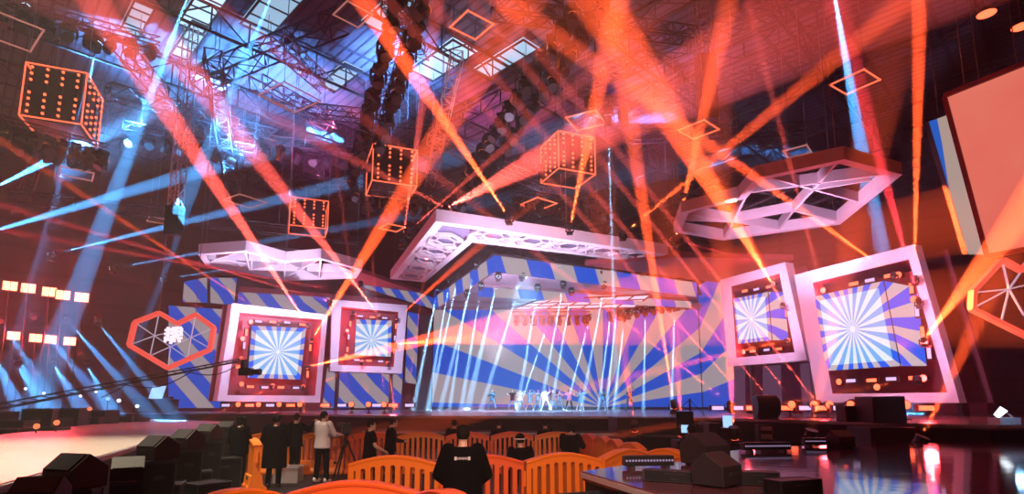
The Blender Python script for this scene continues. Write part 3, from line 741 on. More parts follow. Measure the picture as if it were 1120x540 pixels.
# ================================================================ beams thrown from the portals
def pb(k, px, py, dx, dy, dY, col=ORG, e=1., deg=1.8, off=.5):
    fn, nrm = PORT[k]; s = fn(px, py, -off); beam(s, P(dx, dy, dY), col, e, deg, 'orange', False, 'orange moving head throwing a beam from the %s' % PLAMP[k][1], 'beam lights in the %s' % PLAMP[k][1], .6)
pb(1, 337, 355.5, 165, 95, 20, CORAL, 1.5, 1.5)
pb(2, 414, 344, 205, 75, 15, CORAL, 2.2, .85)
pb(2, 434, 348, 500, 290, 40, ORG, .55, 1.2)
pb(1, 340.5, 372, 470, 165, 28, ORG, .9, 2.4)
pb(1, 336, 401, 560, 350, 34, ORG, .8, 3.0)
pb(2, 432, 376, 600, 365, 38, ORG, .7, 3.)
pb(1, 331.5, 423, 334, 475, 34, ORG, .3, 1.2)
pb(1, 298, 422, 240, 452, 34, ORG, .3, 1.2)
pb(2, 424.5, 397, 432, 450, 46, ORG, .3, 1.2)
pb(2, 396, 396, 330, 430, 44, ORG, .25, 1.2)
pb(1, 304.8, 353, 120, 232, 30, ORG, .9, .8)
pb(2, 387, 342, 130, 250, 38, RED, .4, 1.0)
pb(3, 845, 311, 690, 60, 14, ORG, 1.7, 1.5)
pb(3, 856, 333, 735, 90, 22, ORG, .35, 1.6)
pb(4, 978, 301, 700, 105, 15, ORG, 1.4, 1.0)
pb(4, 1010, 372, 1085, 275, 17, ORG, .4, 3.0)
pb(4, 1000, 305, 1006, 0, 22, ORG, .9, 2.2)
pb(4, 1005, 330, 930, 60, 18, RED, .3, 2.)
pb(3, 860, 372, 740, 400, 32, ORG, .35, 1.4)
pb(4, 1003, 413, 800, 452, 21, ORG, .3, .7)
# thin red fan from the right deck
for sx, dx, dy in ((800, 745, 400), (822, 770, 385), (848, 790, 375), (872, 815, 372), (896, 842, 375), (932, 895, 300)):
    p = P(sx, 443, Yr(sx) + .6); beam(V((p.x, p.y, ZS + .5)), P(dx, dy, Yr(sx) - 1.5), CORAL, .75, .5, 'orange', False, 'orange moving head throwing a thin beam from the right deck', 'thin beam lights on the right deck', .7)
for sx, dx, dy in ((385, 372, 385), (403, 396, 390), (421, 416, 385), (445, 452, 390)):
    p = P(sx, 442, 45); beam(V((p.x, p.y, ZS + .5)), P(dx, dy, 44), CORAL, .5, .7, 'orange', False, 'orange moving head throwing a thin beam up the raised left portal', 'thin beam lights under the raised left portal', .7)
# tall orange shaft from the middle of the stage front
p = P(737, 447, 34); beam(V((p.x, p.y, ZS + .5)), P(672, 20, 27), ORG, .9, 2.4, 'orange', False, 'orange moving head on the stage sending a tall shaft upward', 'tall shaft lights on the stage')
# ---- orange lamps hung over the canopies, beams going up and out
def tb(sx, sy, sY, dx, dy, dY, col=ORG, e=.8, deg=2.4, kind='orange', lab='orange moving head on the rim above the L-shaped canopy', grp='lights above the lattice canopy', hang=False, s=.9):
    beam(P(sx, sy, sY), P(dx, dy, dY), col, e, deg, kind, hang, lab, grp, s)
tb(557, 238, 34, 436, 58, 20, e=1.2, deg=1.9)
tb(623, 249, 35, 648, 130, 24, e=.5, deg=2.2)
tb(681, 256, 37, 905, 72, 22, e=.55, deg=1.9)
tb(487, 228, 33, 560, 190, 24, CORAL, .3, 3.5)
tb(738, 263, 38, 775, 100, 26, e=.5, deg=2.2)
tb(737, 262, 38, 935, 315, 30, RED, .3, 1.)
tb(440, 265, 36, 470, 60, 26, CORAL, .3, 2.)
tb(447, 252, 36, 600, 120, 26, CORAL, .2, 1.6)

# wide soft coral wash beams low over the middle
tb(523, 245, 38, 300, 130, 26, CORAL, .2, 2.)
# ---- blue shafts from the roof rig at left
def blue(sx, sy, sY, dx, dy, dY, e=.8, deg=2.4, hang=True, col=BLU, lab='blue moving head hanging in the roof rig at upper left', grp='blue lights in the left roof rig', kind='blue', s=1.3):
    beam(P(sx, sy, sY), P(dx, dy, dY), col, e, deg, kind, hang, lab, grp, s)
blue(27, 10, 30, -12, 130, 27, .8, 3.2)
blue(106, 51, 32, 78, 175, 30, .5, 3.2)
blue(215, -30, 31, 75, 345, 31, 1.0, 2.6)
blue(312, -40, 33, 205, 215, 33, .7, 2.6)
blue(903, -60, 26, 962, 275, 30, 1.1, 2.8, lab='blue moving head hanging in the roof rig above the right canopy', grp='blue lights in the right roof rig')
blue(665, 131, 33, 672, 345, 40, 2.6, .9, col=ICE, kind='white', lab='white moving head hanging under the bulb cube right of centre', grp='white lights under the rig')
blue(592, 190, 38, 590, 270, 40, .2, 1., col=ICE, kind='white', lab='white moving head hanging under the bulb cube right of centre', grp='white lights under the rig')
blue(-60, 268, 30, 215, 188, 40, 1.0, 3.0, False, lab='blue moving head low at the far left wall', grp='blue lights on the left wall')
blue(-20, 212, 30, 75, 165, 33, .9, 5., False, lab='blue moving head low at the far left wall', grp='blue lights on the left wall')
blue(57, 278, 40, 330, 212, 42, .8, 2.2, False, lab='blue moving head low at the far left wall', grp='blue lights on the left wall', s=1.)
blue(124, 293, 42, 300, 262, 44, .5, 1.6, False, lab='blue moving head low at the far left wall', grp='blue lights on the left wall', s=1.)
blue(180, 305, 44, 290, 288, 45, .4, 1.4, False, lab='blue moving head low at the far left wall', grp='blue lights on the left wall', s=1.)
for sx, sy, dx, dy, e in ((0, 350, 62, 442, .5), (36, 346, 112, 440, .55), (73, 350, 150, 436, .6), (107, 353, 175, 436, .5), (17, 397, 48, 445, .35), (58, 398, 85, 440, .35), (95, 400, 118, 440, .35), (-10, 380, 20, 446, .5), (22, 396, 50, 440, .2)):
    blue(sx, sy, 41, dx, dy, 33, e * .5, 1.9 if sy < 380 else 2.6, True, lab='blue moving head on the lamp tower by the left wall', grp='blue lights on the left lamp tower', s=.9)
# thin red lasers low on the left
for sx, sy, dx, dy in ((395, 309, 115, 225), (370, 318, 60, 262), (361, 330, 150, 268), (262, 353, -20, 240), (258, 400, -10, 330)):
    beam(P(sx, sy, 47), P(dx, dy, 36), RED, 1.1, .7, 'orange', False, 'red moving head set behind the left portals', 'red thin lights behind the left portals', .8)
# ---- white shafts from the stage roof to the stage floor
for sx, sy, dx, dy in ((482, 319, 462, 398), (495, 311, 472, 420), (505, 302, 478, 408), (524.5, 291.5, 487, 425), (514.6, 322, 497, 412), (530, 314, 508, 425), (549, 304, 520, 410)):
    blue(sx - 4, sy, 57 - (sx - 475) / 65 * 16 - 2.0, dx, dy, 49.5, 1.7, 1.5, True, ICE, 'white moving head under the left side of the stage roof', 'white lights under the stage roof side', 'white', .8)
for sx, sy, dx, dy in ((610.5, 293, 588, 372), (657, 298, 637, 405), (702, 298.5, 699, 430), (571, 304, 535, 420), (616, 312, 596, 420), (625, 320, 606, 428), (661, 313, 640, 424), (588, 316, 570, 422), (645, 348, 624, 428), (674, 341, 664, 440), (706, 338, 704, 435), (738, 338, 735, 425), (600, 352, 574, 428), (668, 345, 655, 442), (683, 350, 672, 440)):
    blue(sx, sy, 41 + (sx - 540) / 220 * 8.6 - .9 if sy < 330 else 51, dx, dy, 48 if sy < 330 else 51.5, 1.7, 1.5, True, ICE, 'white moving head hanging under the front of the stage roof', 'white lights under the stage roof front', 'white', .8)
# ================================================================ blinders on the left wall tower
def blinder(px, py, Y, w=.85, h=.68):
    p = P(px, py, Y); t = thing('blinder_panel', 'square glowing orange blinder in the upper row at far left' if py < 340 else 'square glowing orange blinder in the lower row at far left', 'stage light', p, 'upper row of blinders at left' if py < 340 else 'lower row of blinders at left')
    d = (CAMP - p).normalized(); d.z = 0; d.normalize(); x = V((-d.y, d.x, 0)); x = -x
    b = MB(); b.obox(p - x * w * .56 - V((0, 0, h * .56)) - d * .3, x * w * 1.12, d * .28, V((0, 0, h * 1.12))); b.build('housing', M['black'], t)
    b = MB()
    for i in range(2):
        for j in range(2): b.obox(p + x * w * (-.5 + i * .5 + .02) + V((0, 0, h * (-.5 + j * .5 + .02))) - d * .02, x * w * .46, d * .04, V((0, 0, h * .46)))
    b.build('lamp_face', M['e_blinder'], t)
    b = MB(); b.bar(p - d * .3 - V((0, 0, h * .5)), V((p.x, p.y, 0)) - d * .3, .09, .09); b.build('pole', M['steel'], t)
    point(p + d * .35, RED, 650, .3)
for x, y in ((11, 312.5), (31, 315), (54, 319), (69, 322.5), (89.5, 325)): blinder(x, y, 41)
for x, y in ((-8, 363), (15, 367), (39, 369.5), (55, 371), (76.5, 373)): blinder(x, y, 41.6, .75, .6)
# ================================================================ cubes of bulbs
_b = MB(); _b.ell((0, 0, 0), (.085, .085, .085), nu=6, nv=4); _bo = _b.build('bulb', M['e_dot']); bulb_me = _bo.data; bpy.data.objects.remove(_bo)
def cube(label, corner, W, Dp_, Hc, rows=8):
    """corner: bottom near vertical edge; width along UA (either way), depth along VA"""
    t = thing('bulb_cube', label, 'light cube', corner)
    up = V((0, 0, Hc)); wv, dv = UA * W, VA * Dp_
    fr = MB(); c = [corner, corner + wv, corner + wv + dv, corner + dv]
    for i in range(4):
        fr.bar(c[i], c[(i + 1) % 4], .07, .07); fr.bar(c[i] + up, c[(i + 1) % 4] + up, .07, .07); fr.tube(c[i], c[i] + up, .045, 6)
    fr.build('glowing_edge', M['e_tube'], t)
    k = MB(); k.obox(corner + wv * .08 + dv * .1, wv * .84, dv * .82, up); k.build('core', M['black'], t)
    def strips(a, wv, nrm):
        for i in range(4):
            b = MB(); o = a + wv * (.12 + .25 * i); b.bar(o + up * .04 + nrm * .03, o + up * .96 + nrm * .03, .1, .06, nrm); st = b.build('bulb_strip', M['black'], t)
            for j in range(rows):
                if j == rows // 2: continue
                q = bpy.data.objects.new('bulb', bulb_me); COL.objects.link(q); q.parent = st; q.location = o + up * (.08 + .84 * j / (rows - 1)) + nrm * .1 - corner
    strips(c[0], wv, -VA); 
    return t, strips, c, dv
def hang_cables(t, pts):
    for p in pts: cable(p, t)
a = P(95.5, 80, 31.0); cs = V((a.x, a.y, a.z - 3.2)) - UA * 2.9
t, st, c, dv = cube('bulb-studded dark cube with orange edges hanging at far upper left', cs, 2.9, 3.2, 3.2); st(c[1], dv, UA)
hang_cables(t, [q + V((0, 0, 3.2)) for q in c[:2]])
a = P(408.5, 156.6, 36.2); cs = V((a.x, a.y, a.z - 2.6))
t, st, c, dv = cube('bulb-studded cube with orange edges left of the light column centre', cs, 3., 3., 2.6); hang_cables(t, [q + V((0, 0, 2.6)) for q in c[:2]])
a = P(610.6, 142.8, 36.); cs = V((a.x, a.y, a.z - 2.65))
t, st, c, dv = cube('bulb-studded cube with two faces showing, right of centre', cs, 2.8, 2.8, 2.65); st(c[3], -dv, -UA); hang_cables(t, [q + V((0, 0, 2.65)) for q in c[:2]])
a = P(318, 215, 45.); cs = V((a.x, a.y, a.z - 2.4))
t, st, c, dv = cube('smallest bulb-studded cube, low above the left canopy', cs, 3., 2.6, 2.4); hang_cables(t, [q + V((0, 0, 2.4)) for q in c[:2]])
# ================================================================ rhombus frames of light tube
def rhomb(px, py, Y, w, where, rot=0., dim=False, asp=1.):
    c = P(px, py, Y); t = thing('rhombus_light', 'glowing rhombus tube frame hanging %s' % where, 'light frame', c)
    ax = UA * w; ay = VA * w * asp
    q = [c - ax / 2 - ay / 2, c + ax / 2 - ay / 2, c + ax / 2 + ay / 2, c - ax / 2 + ay / 2]
    q = [c + Matrix.Rotation(rot, 3, 'Z') @ (e - c) for e in q]
    b = MB(); b.path(q, .045, 6, True)
    for e in q: b.ell(e, (.06, .06, .06), nu=6, nv=4)
    b.build('light_tube', M['e_tubedim' if dim else 'e_tube'], t)
    for e in (q[0], q[2]): cable(e, t, .014)
for a in [(935, 90, 27, 1.65, 'in front of the blue shaft at upper right', .2), (764, 142, 30, 1.6, 'right of centre below a black hanging column', .35), (641, 132, 33, 1.9, 'over the right bulb cube', .7),
          (516, 28, 25, 1.5, 'at top centre', .3), (84, 190, 33, 1.6, 'below the far left bulb cube', .3, True), (317, 107, 31, 2.4, 'over the left lights row', .6, True), (268, 220, 38, 2., 'over the left canopy', .6, True),
          (429, 249, 38, 1.3, 'beside the left arm of the lattice canopy', .3), (589, 223, 36, 1.7, 'above the long arm of lattice canopy', .3), (174, 241, 42, 1.4, 'by the dark column on the left', .3, True), (1, 30, 24, 2.6, 'cut by the left edge at top', .5, True), (872, 166, 30, 1.2, 'just above the right canopy', .5, True), (386, 16, 28, 1.5, 'at top left of the light column', .4, True)]: rhomb(*a)
# ================================================================ lighting trusses and the lamps hung from them
def light_row(p, q, n, lab, grp, kinds=('off',), w=.5, spread=.7, s=1.25, sides=(0,), tl='long aluminium truss', down=True, trussmat='steel'):
    p, q = V(p), V(q)
    box_truss('lighting_truss', tl, p, q, w, mat=trussmat, r=.04)
    d = (q - p).normalized(); x = d.cross(V((0, 0, 1))).normalized()
    for i in range(n):
        for sd in sides:
            c = p.lerp(q, (i + .5) / n) + x * sd
            aim = V((random.uniform(-spread, spread), random.uniform(-1.2, .2), -1))
            moving_head(c - V((0, 0, w / 2 + .5 * s)), aim, random.choice(kinds), True, lab, grp, s)
light_row(P(452, -25, 24), P(393, 190, 41), 17, 'dark moving head in the dense double column slanting left of centre', 'lights on the slanting centre-left truss', ('off', 'amber'), .7, 1., 1.6, (-.6, .6), 'truss packed with lamps slanting away left of centre')
light_row(P(655, -25, 25), P(520, 180, 38), 15, 'dark moving head in the cluster slanting from top centre', 'lights on the slanting centre truss', ('off', 'amber'), .7, 1., 1.5, (-.6, .6), 'truss packed with lamps slanting from top centre')
light_row(P(520, 180, 38), P(447, 288, 50), 10, 'dark moving head on the far truss beside the lattice canopy', 'lights on the far truss beside the canopy', ('off', 'amber'), .6, 1., 1.3, (-.5, .5), 'far truss sloping beside the lattice canopy')
light_row(P(-40, -8, 28), P(175, 48, 34), 9, 'dark moving head in the row across the top left corner', 'lights on the top left truss', ('off', 'amber'), .6, .8, 1.5, (0,), 'truss across the top left corner')
light_row(P(-20, 128, 29), P(118, 165, 33), 9, 'dark moving head in the cluster under the far left cube', 'lights under the far left cube', ('off', 'amber'), .6, 1.1, 1.5, (-.5, .5), 'truss under the far left bulb cube')
light_row(P(135, 138, 36), P(280, 165, 40), 8, 'dark moving head in the row left of the long lamp row', 'lights on the left middle truss', ('off', 'amber'), .6, .9, 1.4, (0,), 'truss crossing behind the coral beams at left')
light_row(P(262, 150, 42), P(400, 168, 46), 8, 'dark moving head in the long row over the left canopy', 'lights on the long row over left canopy', ('off', 'amber'), .7, .5, 1.7, (0,), 'truss of square lamps over the left canopy')
light_row(P(320, 195, 46), P(412, 205, 48), 6, 'dark moving head in the lower row above the smallest cube', 'lights above the smallest cube', ('off', 'amber'), .6, .7, 1.5, (0,), 'lower truss above the smallest bulb cube')
light_row(P(560, 212, 36), P(665, 226, 38), 9, 'moving head in the row under the two-faced bulb cube', 'lights under the two-faced cube', ('off', 'amber'), .5, 1., 1.2, (0,), 'short truss under the two-faced bulb cube')
light_row(P(405, 212, 37), P(480, 222, 39), 7, 'moving head in the row under the centre-left bulb cube', 'lights under the centre-left cube', ('off', 'amber'), .5, 1., 1.2, (0,), 'short truss under the centre-left bulb cube')
light_row(P(560, 343, 54.2), P(645, 343, 54.4), 9, 'red-lit moving head hung at the back of the stage roof', 'lights at the back of the stage roof', ('off',), .4, .3, 1.2, (0,), 'short truss at the back of the stage roof')
light_row(P(664, 339, 53.6), P(754, 324, 53.8), 10, 'red-lit moving head hung at the right of the stage roof', 'lights at the right of the stage roof', ('off',), .4, .3, 1.3, (0,), 'short truss at the right of the stage roof')
light_row(P(635, 100, 34), P(690, 118, 36), 3, 'dark moving head above the rhombus over the right cube', 'lights above the right rhombus', ('off', 'amber'), .5, .8, 1.5, (0,), 'short truss above the rhombus at right of centre')
box_truss('lighting_truss', 'bright aluminium truss catching light below the upper left skylights', P(305, 48, 30), P(358, 95, 40), .9, mat='alu', r=.05)
box_truss('lighting_truss', 'bright aluminium truss stretch behind the left rhombus', P(280, 90, 32), P(362, 135, 40), .9, mat='alu', r=.05)
box_truss('lighting_truss', 'dark truss crossing the upper left skylights', P(215, 88, 34), P(375, 22, 40), 1.1, mat='steel', r=.06)
box_truss('lighting_truss', 'red-lit truss leaning at the top of centre', P(425, 0, 27), P(462, 60, 33), .8, mat='alu', r=.05)
box_truss('lighting_truss', 'dark truss slanting across the roof right of centre', P(560, 120, 42), P(900, -10, 34), .9, mat='steel', r=.06)
box_truss('lighting_truss', 'dark truss slanting behind the right rhombus', P(690, 120, 46), P(900, 55, 42), .8, mat='steel', r=.05)
for i, (a_, c_, w_, mt, nm) in enumerate([((118, 100, 33), (300, 150, 42), .9, 'steel', 'dark truss crossing above the coral beams at left'), ((140, 60, 32), (230, 160, 42), .8, 'steel', 'dark truss slanting behind the blue shafts at left'),
    ((10, 215, 36), (190, 235, 42), .8, 'steel', 'dark low truss above the left blinders'), ((205, 240, 45), (395, 262, 50), .8, 'steel', 'dark truss just above the left canopy'), ((330, 120, 38), (470, 135, 42), .8, 'steel', 'dark truss crossing behind the slanting lamp column'),
    ((60, 110, 33), (20, 230, 42), .8, 'steel', 'dark truss running back below the far left cube'), ((470, 150, 38), (600, 205, 44), .8, 'alu', 'pale truss between the two centre bulb cubes'), ((500, 60, 30), (470, 200, 42), .7, 'alu', 'pale truss running back beside the slanting centre lamps'),
    ((232, 60, 31), (260, 240, 48), .9, 'steel', 'dark truss running back between the coral beams'), ((690, 150, 38), (880, 140, 40), .7, 'steel', 'dark thin truss behind the black hanging column'), ((540, 10, 27), (760, 40, 31), .8, 'steel', 'dark truss across the top right of centre')]):
    box_truss('lighting_truss', nm, P(*a_), P(*c_), w_, mat=mt, r=.055 if mt == 'steel' else .04)
# vertical truss columns with black lower halves
def drop_column(px, y0, y1, y2, Y, label, w=.55):
    a, c, e = P(px, y0, Y), P(px, y1, Y), P(px, y2, Y); c.x = e.x = a.x = c.x; c.y = e.y = a.y = c.y; a.z = ZC - .1
    t = box_truss('drop_column', label, a, c, w, mat='alu', r=.035, cat='hanging column')
    b = MB(); n = 6
    for i in range(n):
        z1 = c.z - (c.z - e.z) * i / n; b.box((c.x, c.y, z1 - (c.z - e.z) / n * .45), (w * 1.35, w * 1.2, (c.z - e.z) / n * .9), Matrix.Rotation(R(12 + 3 * i) * .3, 3, 'X'))
    b.build('speaker_array', M['blackgloss'], t)
drop_column(771, -20, 62, 132, 30, 'lattice drop column with black speaker array right of centre', .7)
drop_column(192, 180, 226, 257, 33.5, 'lattice drop column with black lower half at left', .6)
UPK = .03; WK = .04
for px_, py_, nm in ((1079, 15, 'oval orange ceiling lamp near the top right corner'), (1117, 29, 'oval orange ceiling lamp at the very right edge, just above the coral screen')):
    p = P(px_, py_, 24); t = thing('ceiling_lamp', nm, 'lamp', p)
    b = MB(); b.tube(p, p + V((0, 0, .3)), .42, 14, .2); b.build('shade', M['black'], t)
    b = MB(); b.disc(p - V((0, 0, .01)), .38, (0, 0, -1), 14); b.build('lamp_face', M['e_orangehot'], t, recalc=False); cable(p + V((0, 0, .3)), t)
# added lamps without fixtures that wash the roof and the white set pieces
def up(px, py, Y, d, col, E, deg): return spot(P(px, py, Y), V(d), col, E, deg, 1, .3)
up(60, 200, 34, (.5, .3, 1), BLU, 9e4, 75); up(250, 190, 37, (.1, .2, 1), (.10, .38, 1), 9e4, 85); up(420, 150, 36, (.05, .2, 1), (.12, .35, 1), 5e4, 80)
up(520, 200, 44, (.25, .15, 1), (.8, .12, .4), 7e3, 100); up(700, 205, 38, (.25, .3, 1), (.4, .14, .5), 6e3, 105); up(350, 200, 40, (-.2, .3, 1), (.7, .15, .55), 1.1e4, 100)
def wash(src, dst, col, E, deg): return spot(src, (dst - src).normalized(), col, E, deg, .8, .25)
for px_, py_, Y_ in ((432, 60, 27), (590, 45, 28), (485, 205, 38), (70, 150, 29.5), (300, 165, 42), (610, 225, 35), (200, 140, 37)): point(P(px_, py_, Y_), (1, .14, .05), 170, .2)  # added points without fixtures, rim-lighting the rig lamps
PINK = (1, .5, .88); LAV = (.74, .62, 1)
wash(P(300, 330, 33), P(300, 395, 43), LAV, 5e3, 75)
wash(P(400, 315, 43), P(400, 372, 53), LAV, 6e3, 65)
wash(P(790, 300, 34), P(845, 348, 41), PINK, 4.5e3, 70)
wash(P(900, 300, 21.5), P(965, 360, 29), PINK, 4e3, 85)
wash(P(540, 400, 31), P(560, 262, 36), (.92, .68, 1), 1.8e4, 85)
wash(P(850, 330, 26), P(880, 215, 31), (.95, .5, .85), 6e3, 80)
wash(P(300, 400, 37), P(305, 290, 44), (.85, .66, 1), 1.5e4, 75)
wash(V((-7, 8, 18)), PZ(15, 497, 1.0), (1, .84, .58), 3.2e4, 44)
wash(V((-9, 30, 14)), PZ(190, 465, 1.0), CORAL, 6e3, 45)
wash(V((.5, .3, 5.2)), V((-.4, 9.6, .0)), (1, .62, .45), 3600, 56)  # added unseen lamp above the camera, brightening the barriers
wash(V((1, 40, 11)), V((1, 47, 1.3)), ICE, 4e4, 90)
# ================================================================ orange water-filled barriers
def barrier_proto(matn, key):
    t = thing('water_barrier', 'x', 'barrier'); L, N_ = 1.4, 9
    top = lambda x: .98 + .12 * math.cos(x / (L / 2) * math.pi / 2)
    mat = M[matn]
    b = MB()           # hollow lower tank, flaring to a wide foot
    prof = [(-.24, 0), (-.24, .07), (-.15, .16), (-.12, .36), (.12, .36), (.15, .16), (.24, .07), (.24, 0)]
    b.prism([V((-L / 2, y, z)) for y, z in prof], (L, 0, 0)); b.build('tank', mat, t, bevel=.015)
    b = MB(); w = L / N_; th = .085   # slatted upper panel with an arched top, slots right through
    def bar(x0, x1, z0a, z0b, z1a, z1b):
        n = b.add([V((x0, -th, z0a)), V((x1, -th, z0b)), V((x1, th, z0b)), V((x0, th, z0a)), V((x0, -th, z1a)), V((x1, -th, z1b)), V((x1, th, z1b)), V((x0, th, z1a))])
        for q in ((0, 3, 2, 1), (4, 5, 6, 7), (0, 1, 5, 4), (1, 2, 6, 5), (2, 3, 7, 6), (3, 0, 4, 7)): b.face([n + i for i in q])
    for i in range(N_):
        x0 = -L / 2 + i * w; x1 = x0 + w; s0, s1 = x0 + w * .26, x1 - w * .26
        if i in (0,): s0 = x0 + w * .55
        bar(x0, s0, .35, .35, top(x0), top(s0)); bar(s1, x1, .35, .35, top(s1), top(x1))
        zt = .88 * top((s0 + s1) / 2); xm = (s0 + s1) / 2
        bar(s0, xm, zt, zt + .02, top(s0), top(xm)); bar(xm, s1, zt + .02, zt, top(xm), top(s1))
    b.build('slatted_panel', mat, t)
    b = MB(); pts = [V((-L / 2 + L * i / 12, 0, top(-L / 2 + L * i / 12))) for i in range(13)]
    for a, c in zip(pts, pts[1:]): b.tube(a - V((0, .075, 0)), c - V((0, .075, 0)), .028, 6); b.tube(a + V((0, .075, 0)), c + V((0, .075, 0)), .028, 6); b.bar(a, c, .17, .05)
    b.build('arched_rim', mat, t, smooth=False)
    for sx in (-1, 1):
        b = MB(); b.tube((sx * (L / 2 - .005), 0, .62), (sx * (L / 2 - .005), 0, .86), .035, 8); b.build('coupling_pin', mat, t)
    b = MB(); b.tube((.45, -.13, .3), (.45, -.155, .3), .045, 10); b.build('drain_cap', M['rubber'], t)
    t.location = (0, 0, 0); return t
BP = {'orange': barrier_proto('orange', 0), 'redorange': barrier_proto('redorange', 1)}; _bu = {}
def barrier(x0, y0, x1, y1, mat, label):
    p = BP[mat]; t = p if mat not in _bu else dup(p); _bu[mat] = 1
    t.location = ((x0 + x1) / 2, (y0 + y1) / 2, 0); t.rotation_euler = (0, 0, math.atan2(y1 - y0, x1 - x0))
    t.scale = (math.hypot(x1 - x0, y1 - y0) / 1.4 * .985, 1, 1)
    t['label'] = label; t['group'] = 'orange water barriers'
def bx_(px, Y): return (px - 560) / F * Y * 1.002
def prow(a, Ya, c, Yc, mat, label): barrier(bx_(a, Ya), Ya, bx_(c, Yc), Yc, mat, label)
prow(322, 5.95, 463, 6.05, 'redorange', 'widest red-orange water barrier, at the bottom edge left of the guard')
prow(206, 5.0, 320, 5.85, 'orange', 'orange water barrier cut by the bottom edge, nearest the left monitors')
prow(466, 5.95, 530, 4.7, 'redorange', 'red-orange water barrier turned end-on directly in front of the guard')
prow(387, 8.9, 482, 8.9, 'orange', 'orange water barrier in the middle row left of the guard')
prow(484, 8.95, 572, 9.2, 'redorange', 'red-orange water barrier in the middle row partly hidden by the guard')
prow(573, 9.2, 653, 9.6, 'orange', 'orange water barrier in the middle row right of the guard')
prow(654, 9.6, 703, 10.7, 'orange', 'orange water barrier of the middle row angled away behind the gloss runway')
prow(704, 10.7, 750, 9.9, 'orange', 'orange water barrier at the right end of the middle row')
prow(276, 16.1, 329, 16.1, 'orange', 'orange water barrier in the rear row behind the long black coat')
prow(330, 16.1, 382.5, 16.2, 'orange', 'orange water barrier in the rear row behind the pale sweater')
prow(383.5, 16.2, 436, 16.2, 'redorange', 'red-orange water barrier in the rear row behind the man in black T-shirt')
prow(437, 16.2, 488, 16.3, 'orange', 'orange water barrier in the rear row just left of the guard head')
prow(489, 16.3, 536, 16.3, 'redorange', 'red-orange water barrier in the rear row behind the guard head')
prow(537, 16.3, 583, 16.3, 'redorange', 'red-orange water barrier in the rear row above the capped seated person')
prow(584, 16.3, 632, 16.3, 'orange', 'orange water barrier in the rear row left of the crouching curly-haired person')
for i, (a, Ya, c, Yc, nm) in enumerate([(636, 16.0, 650, 14.8, 'first'), (651, 14.7, 664, 13.6, 'second'), (665, 13.5, 677, 12.5, 'third'), (678, 12.4, 700, 11.5, 'fourth')]):
    prow(a, Ya, c, Yc, 'redorange' if i < 1 else 'orange', 'end-on orange water barrier, %s from the back in the scalloped right column' % nm)
prow(276, 14.0, 289, 12.7, 'orange', 'end-on orange water barrier beside the long black coat at left')
# ================================================================ wedge monitors and stands along the left runway
def wedge_proto():
    t = thing('wedge_monitor', 'x', 'speaker')
    prof = [(-.3, 0), (.3, 0), (.33, .3), (.04, .56), (-.3, .34)]
    b = MB(); b.prism([V((x, -.34, z)) for x, z in prof], (0, .68, 0)); b.build('cabinet', M['speaker'], t, bevel=.015)
    b = MB(); b.obox(V((.335, -.3, .31)), (0, .6, 0), V((-.26, 0, .235)), V((.012, 0, .014))); b.build('grille', M['grille'], t)
    b = MB(); b.box((-.305, 0, .2), (.02, .2, .06)); b.build('handle', M['rubber'], t)
    for sy in (-.24, .24):
        b = MB(); b.box((0, sy, -.015), (.5, .05, .03)); b.build('foot', M['rubber'], t)
    return t
WP = wedge_proto(); _w = []
def wedge(p, yaw, label, s=1.): 
    t = dup(WP) if _w else WP; _w.append(1)
    t.location = V(p) + V((0, 0, .03 * s)); t.rotation_euler = (0, 0, yaw); t.scale = (s, s, s); t['label'] = label; t['group'] = 'black wedge monitors'
    return t
def case_proto():
    t = thing('flight_case', 'x', 'case')
    b = MB(); b.box((0, 0, .5), (.96, .96, .84)); b.build('body', M['black'], t)
    b = MB()
    for x in (-.48, .48):
        for y in (-.48, .48): b.box((x, y, .5), (.04, .04, .86))
    for z in (.08, .92):
        for s_ in (-.48, .48): b.box((s_, 0, z), (.04, .98, .04)); b.box((0, s_, z), (.98, .04, .04))
    b.build('metal_edging', M['steel'], t)
    for x in (-.36, .36):
        for y in (-.36, .36): b = MB(); b.tube((x - .03, y, .045), (x + .03, y, .045), .045, 8); b.build('caster', M['rubber'], t)
    b = MB(); b.box((0, -.485, .72), (.02 + .3, .02, .06)); b.box((0, -.488, .3), (.12, .02, .1)); b.build('latch', M['steel'], t)
    return t
CP = case_proto(); _c = []
def case(p, dims, yaw, label, group=None):
    t = dup(CP) if _c else CP; _c.append(1)
    t.location = p; t.scale = dims; t.rotation_euler = (0, 0, yaw); t['label'] = label
    if group: t['group'] = group
    return t
yawR = math.atan2(VA.y, VA.x) - math.pi / 2
for i, (px, ytop, Y, s, yw, lab) in enumerate([
    (86, 497, 6.7, 1.0, -1.9, 'black house-shaped wedge monitor, biggest one by the near end of runway'),
    (46, 522, 5.7, .85, -1.3, 'black wedge monitor cut by the bottom edge below the biggest wedge'),
    (141, 500, 7.7, .8, -1.0, 'black wedge monitor low between the biggest wedge and the pointed one'),
    (175, 477, 8.9, .95, -2.0, 'black wedge monitor with pointed top, third along the runway edge'),
    (206, 470, 10.4, .92, -1.9, 'black wedge monitor, fourth along the runway edge'),
    (229, 464, 12.2, .9, -1.8, 'black wedge monitor, fifth along the runway edge'),
    (250, 461, 14.2, .85, -1.7, 'black wedge monitor farthest along the runway edge')]):
    s *= .68; p = P(px, ytop, Y); zb = p.z - .56 * s
    case((p.x, p.y, 0), (.66 * s, .72 * s, max(.3, zb - .0) / .93), yawR + .1 * i, 'black stand case under the %s' % lab.replace('black ', ''))
    wedge((p.x, p.y, max(.3, zb)), yw, lab, s)
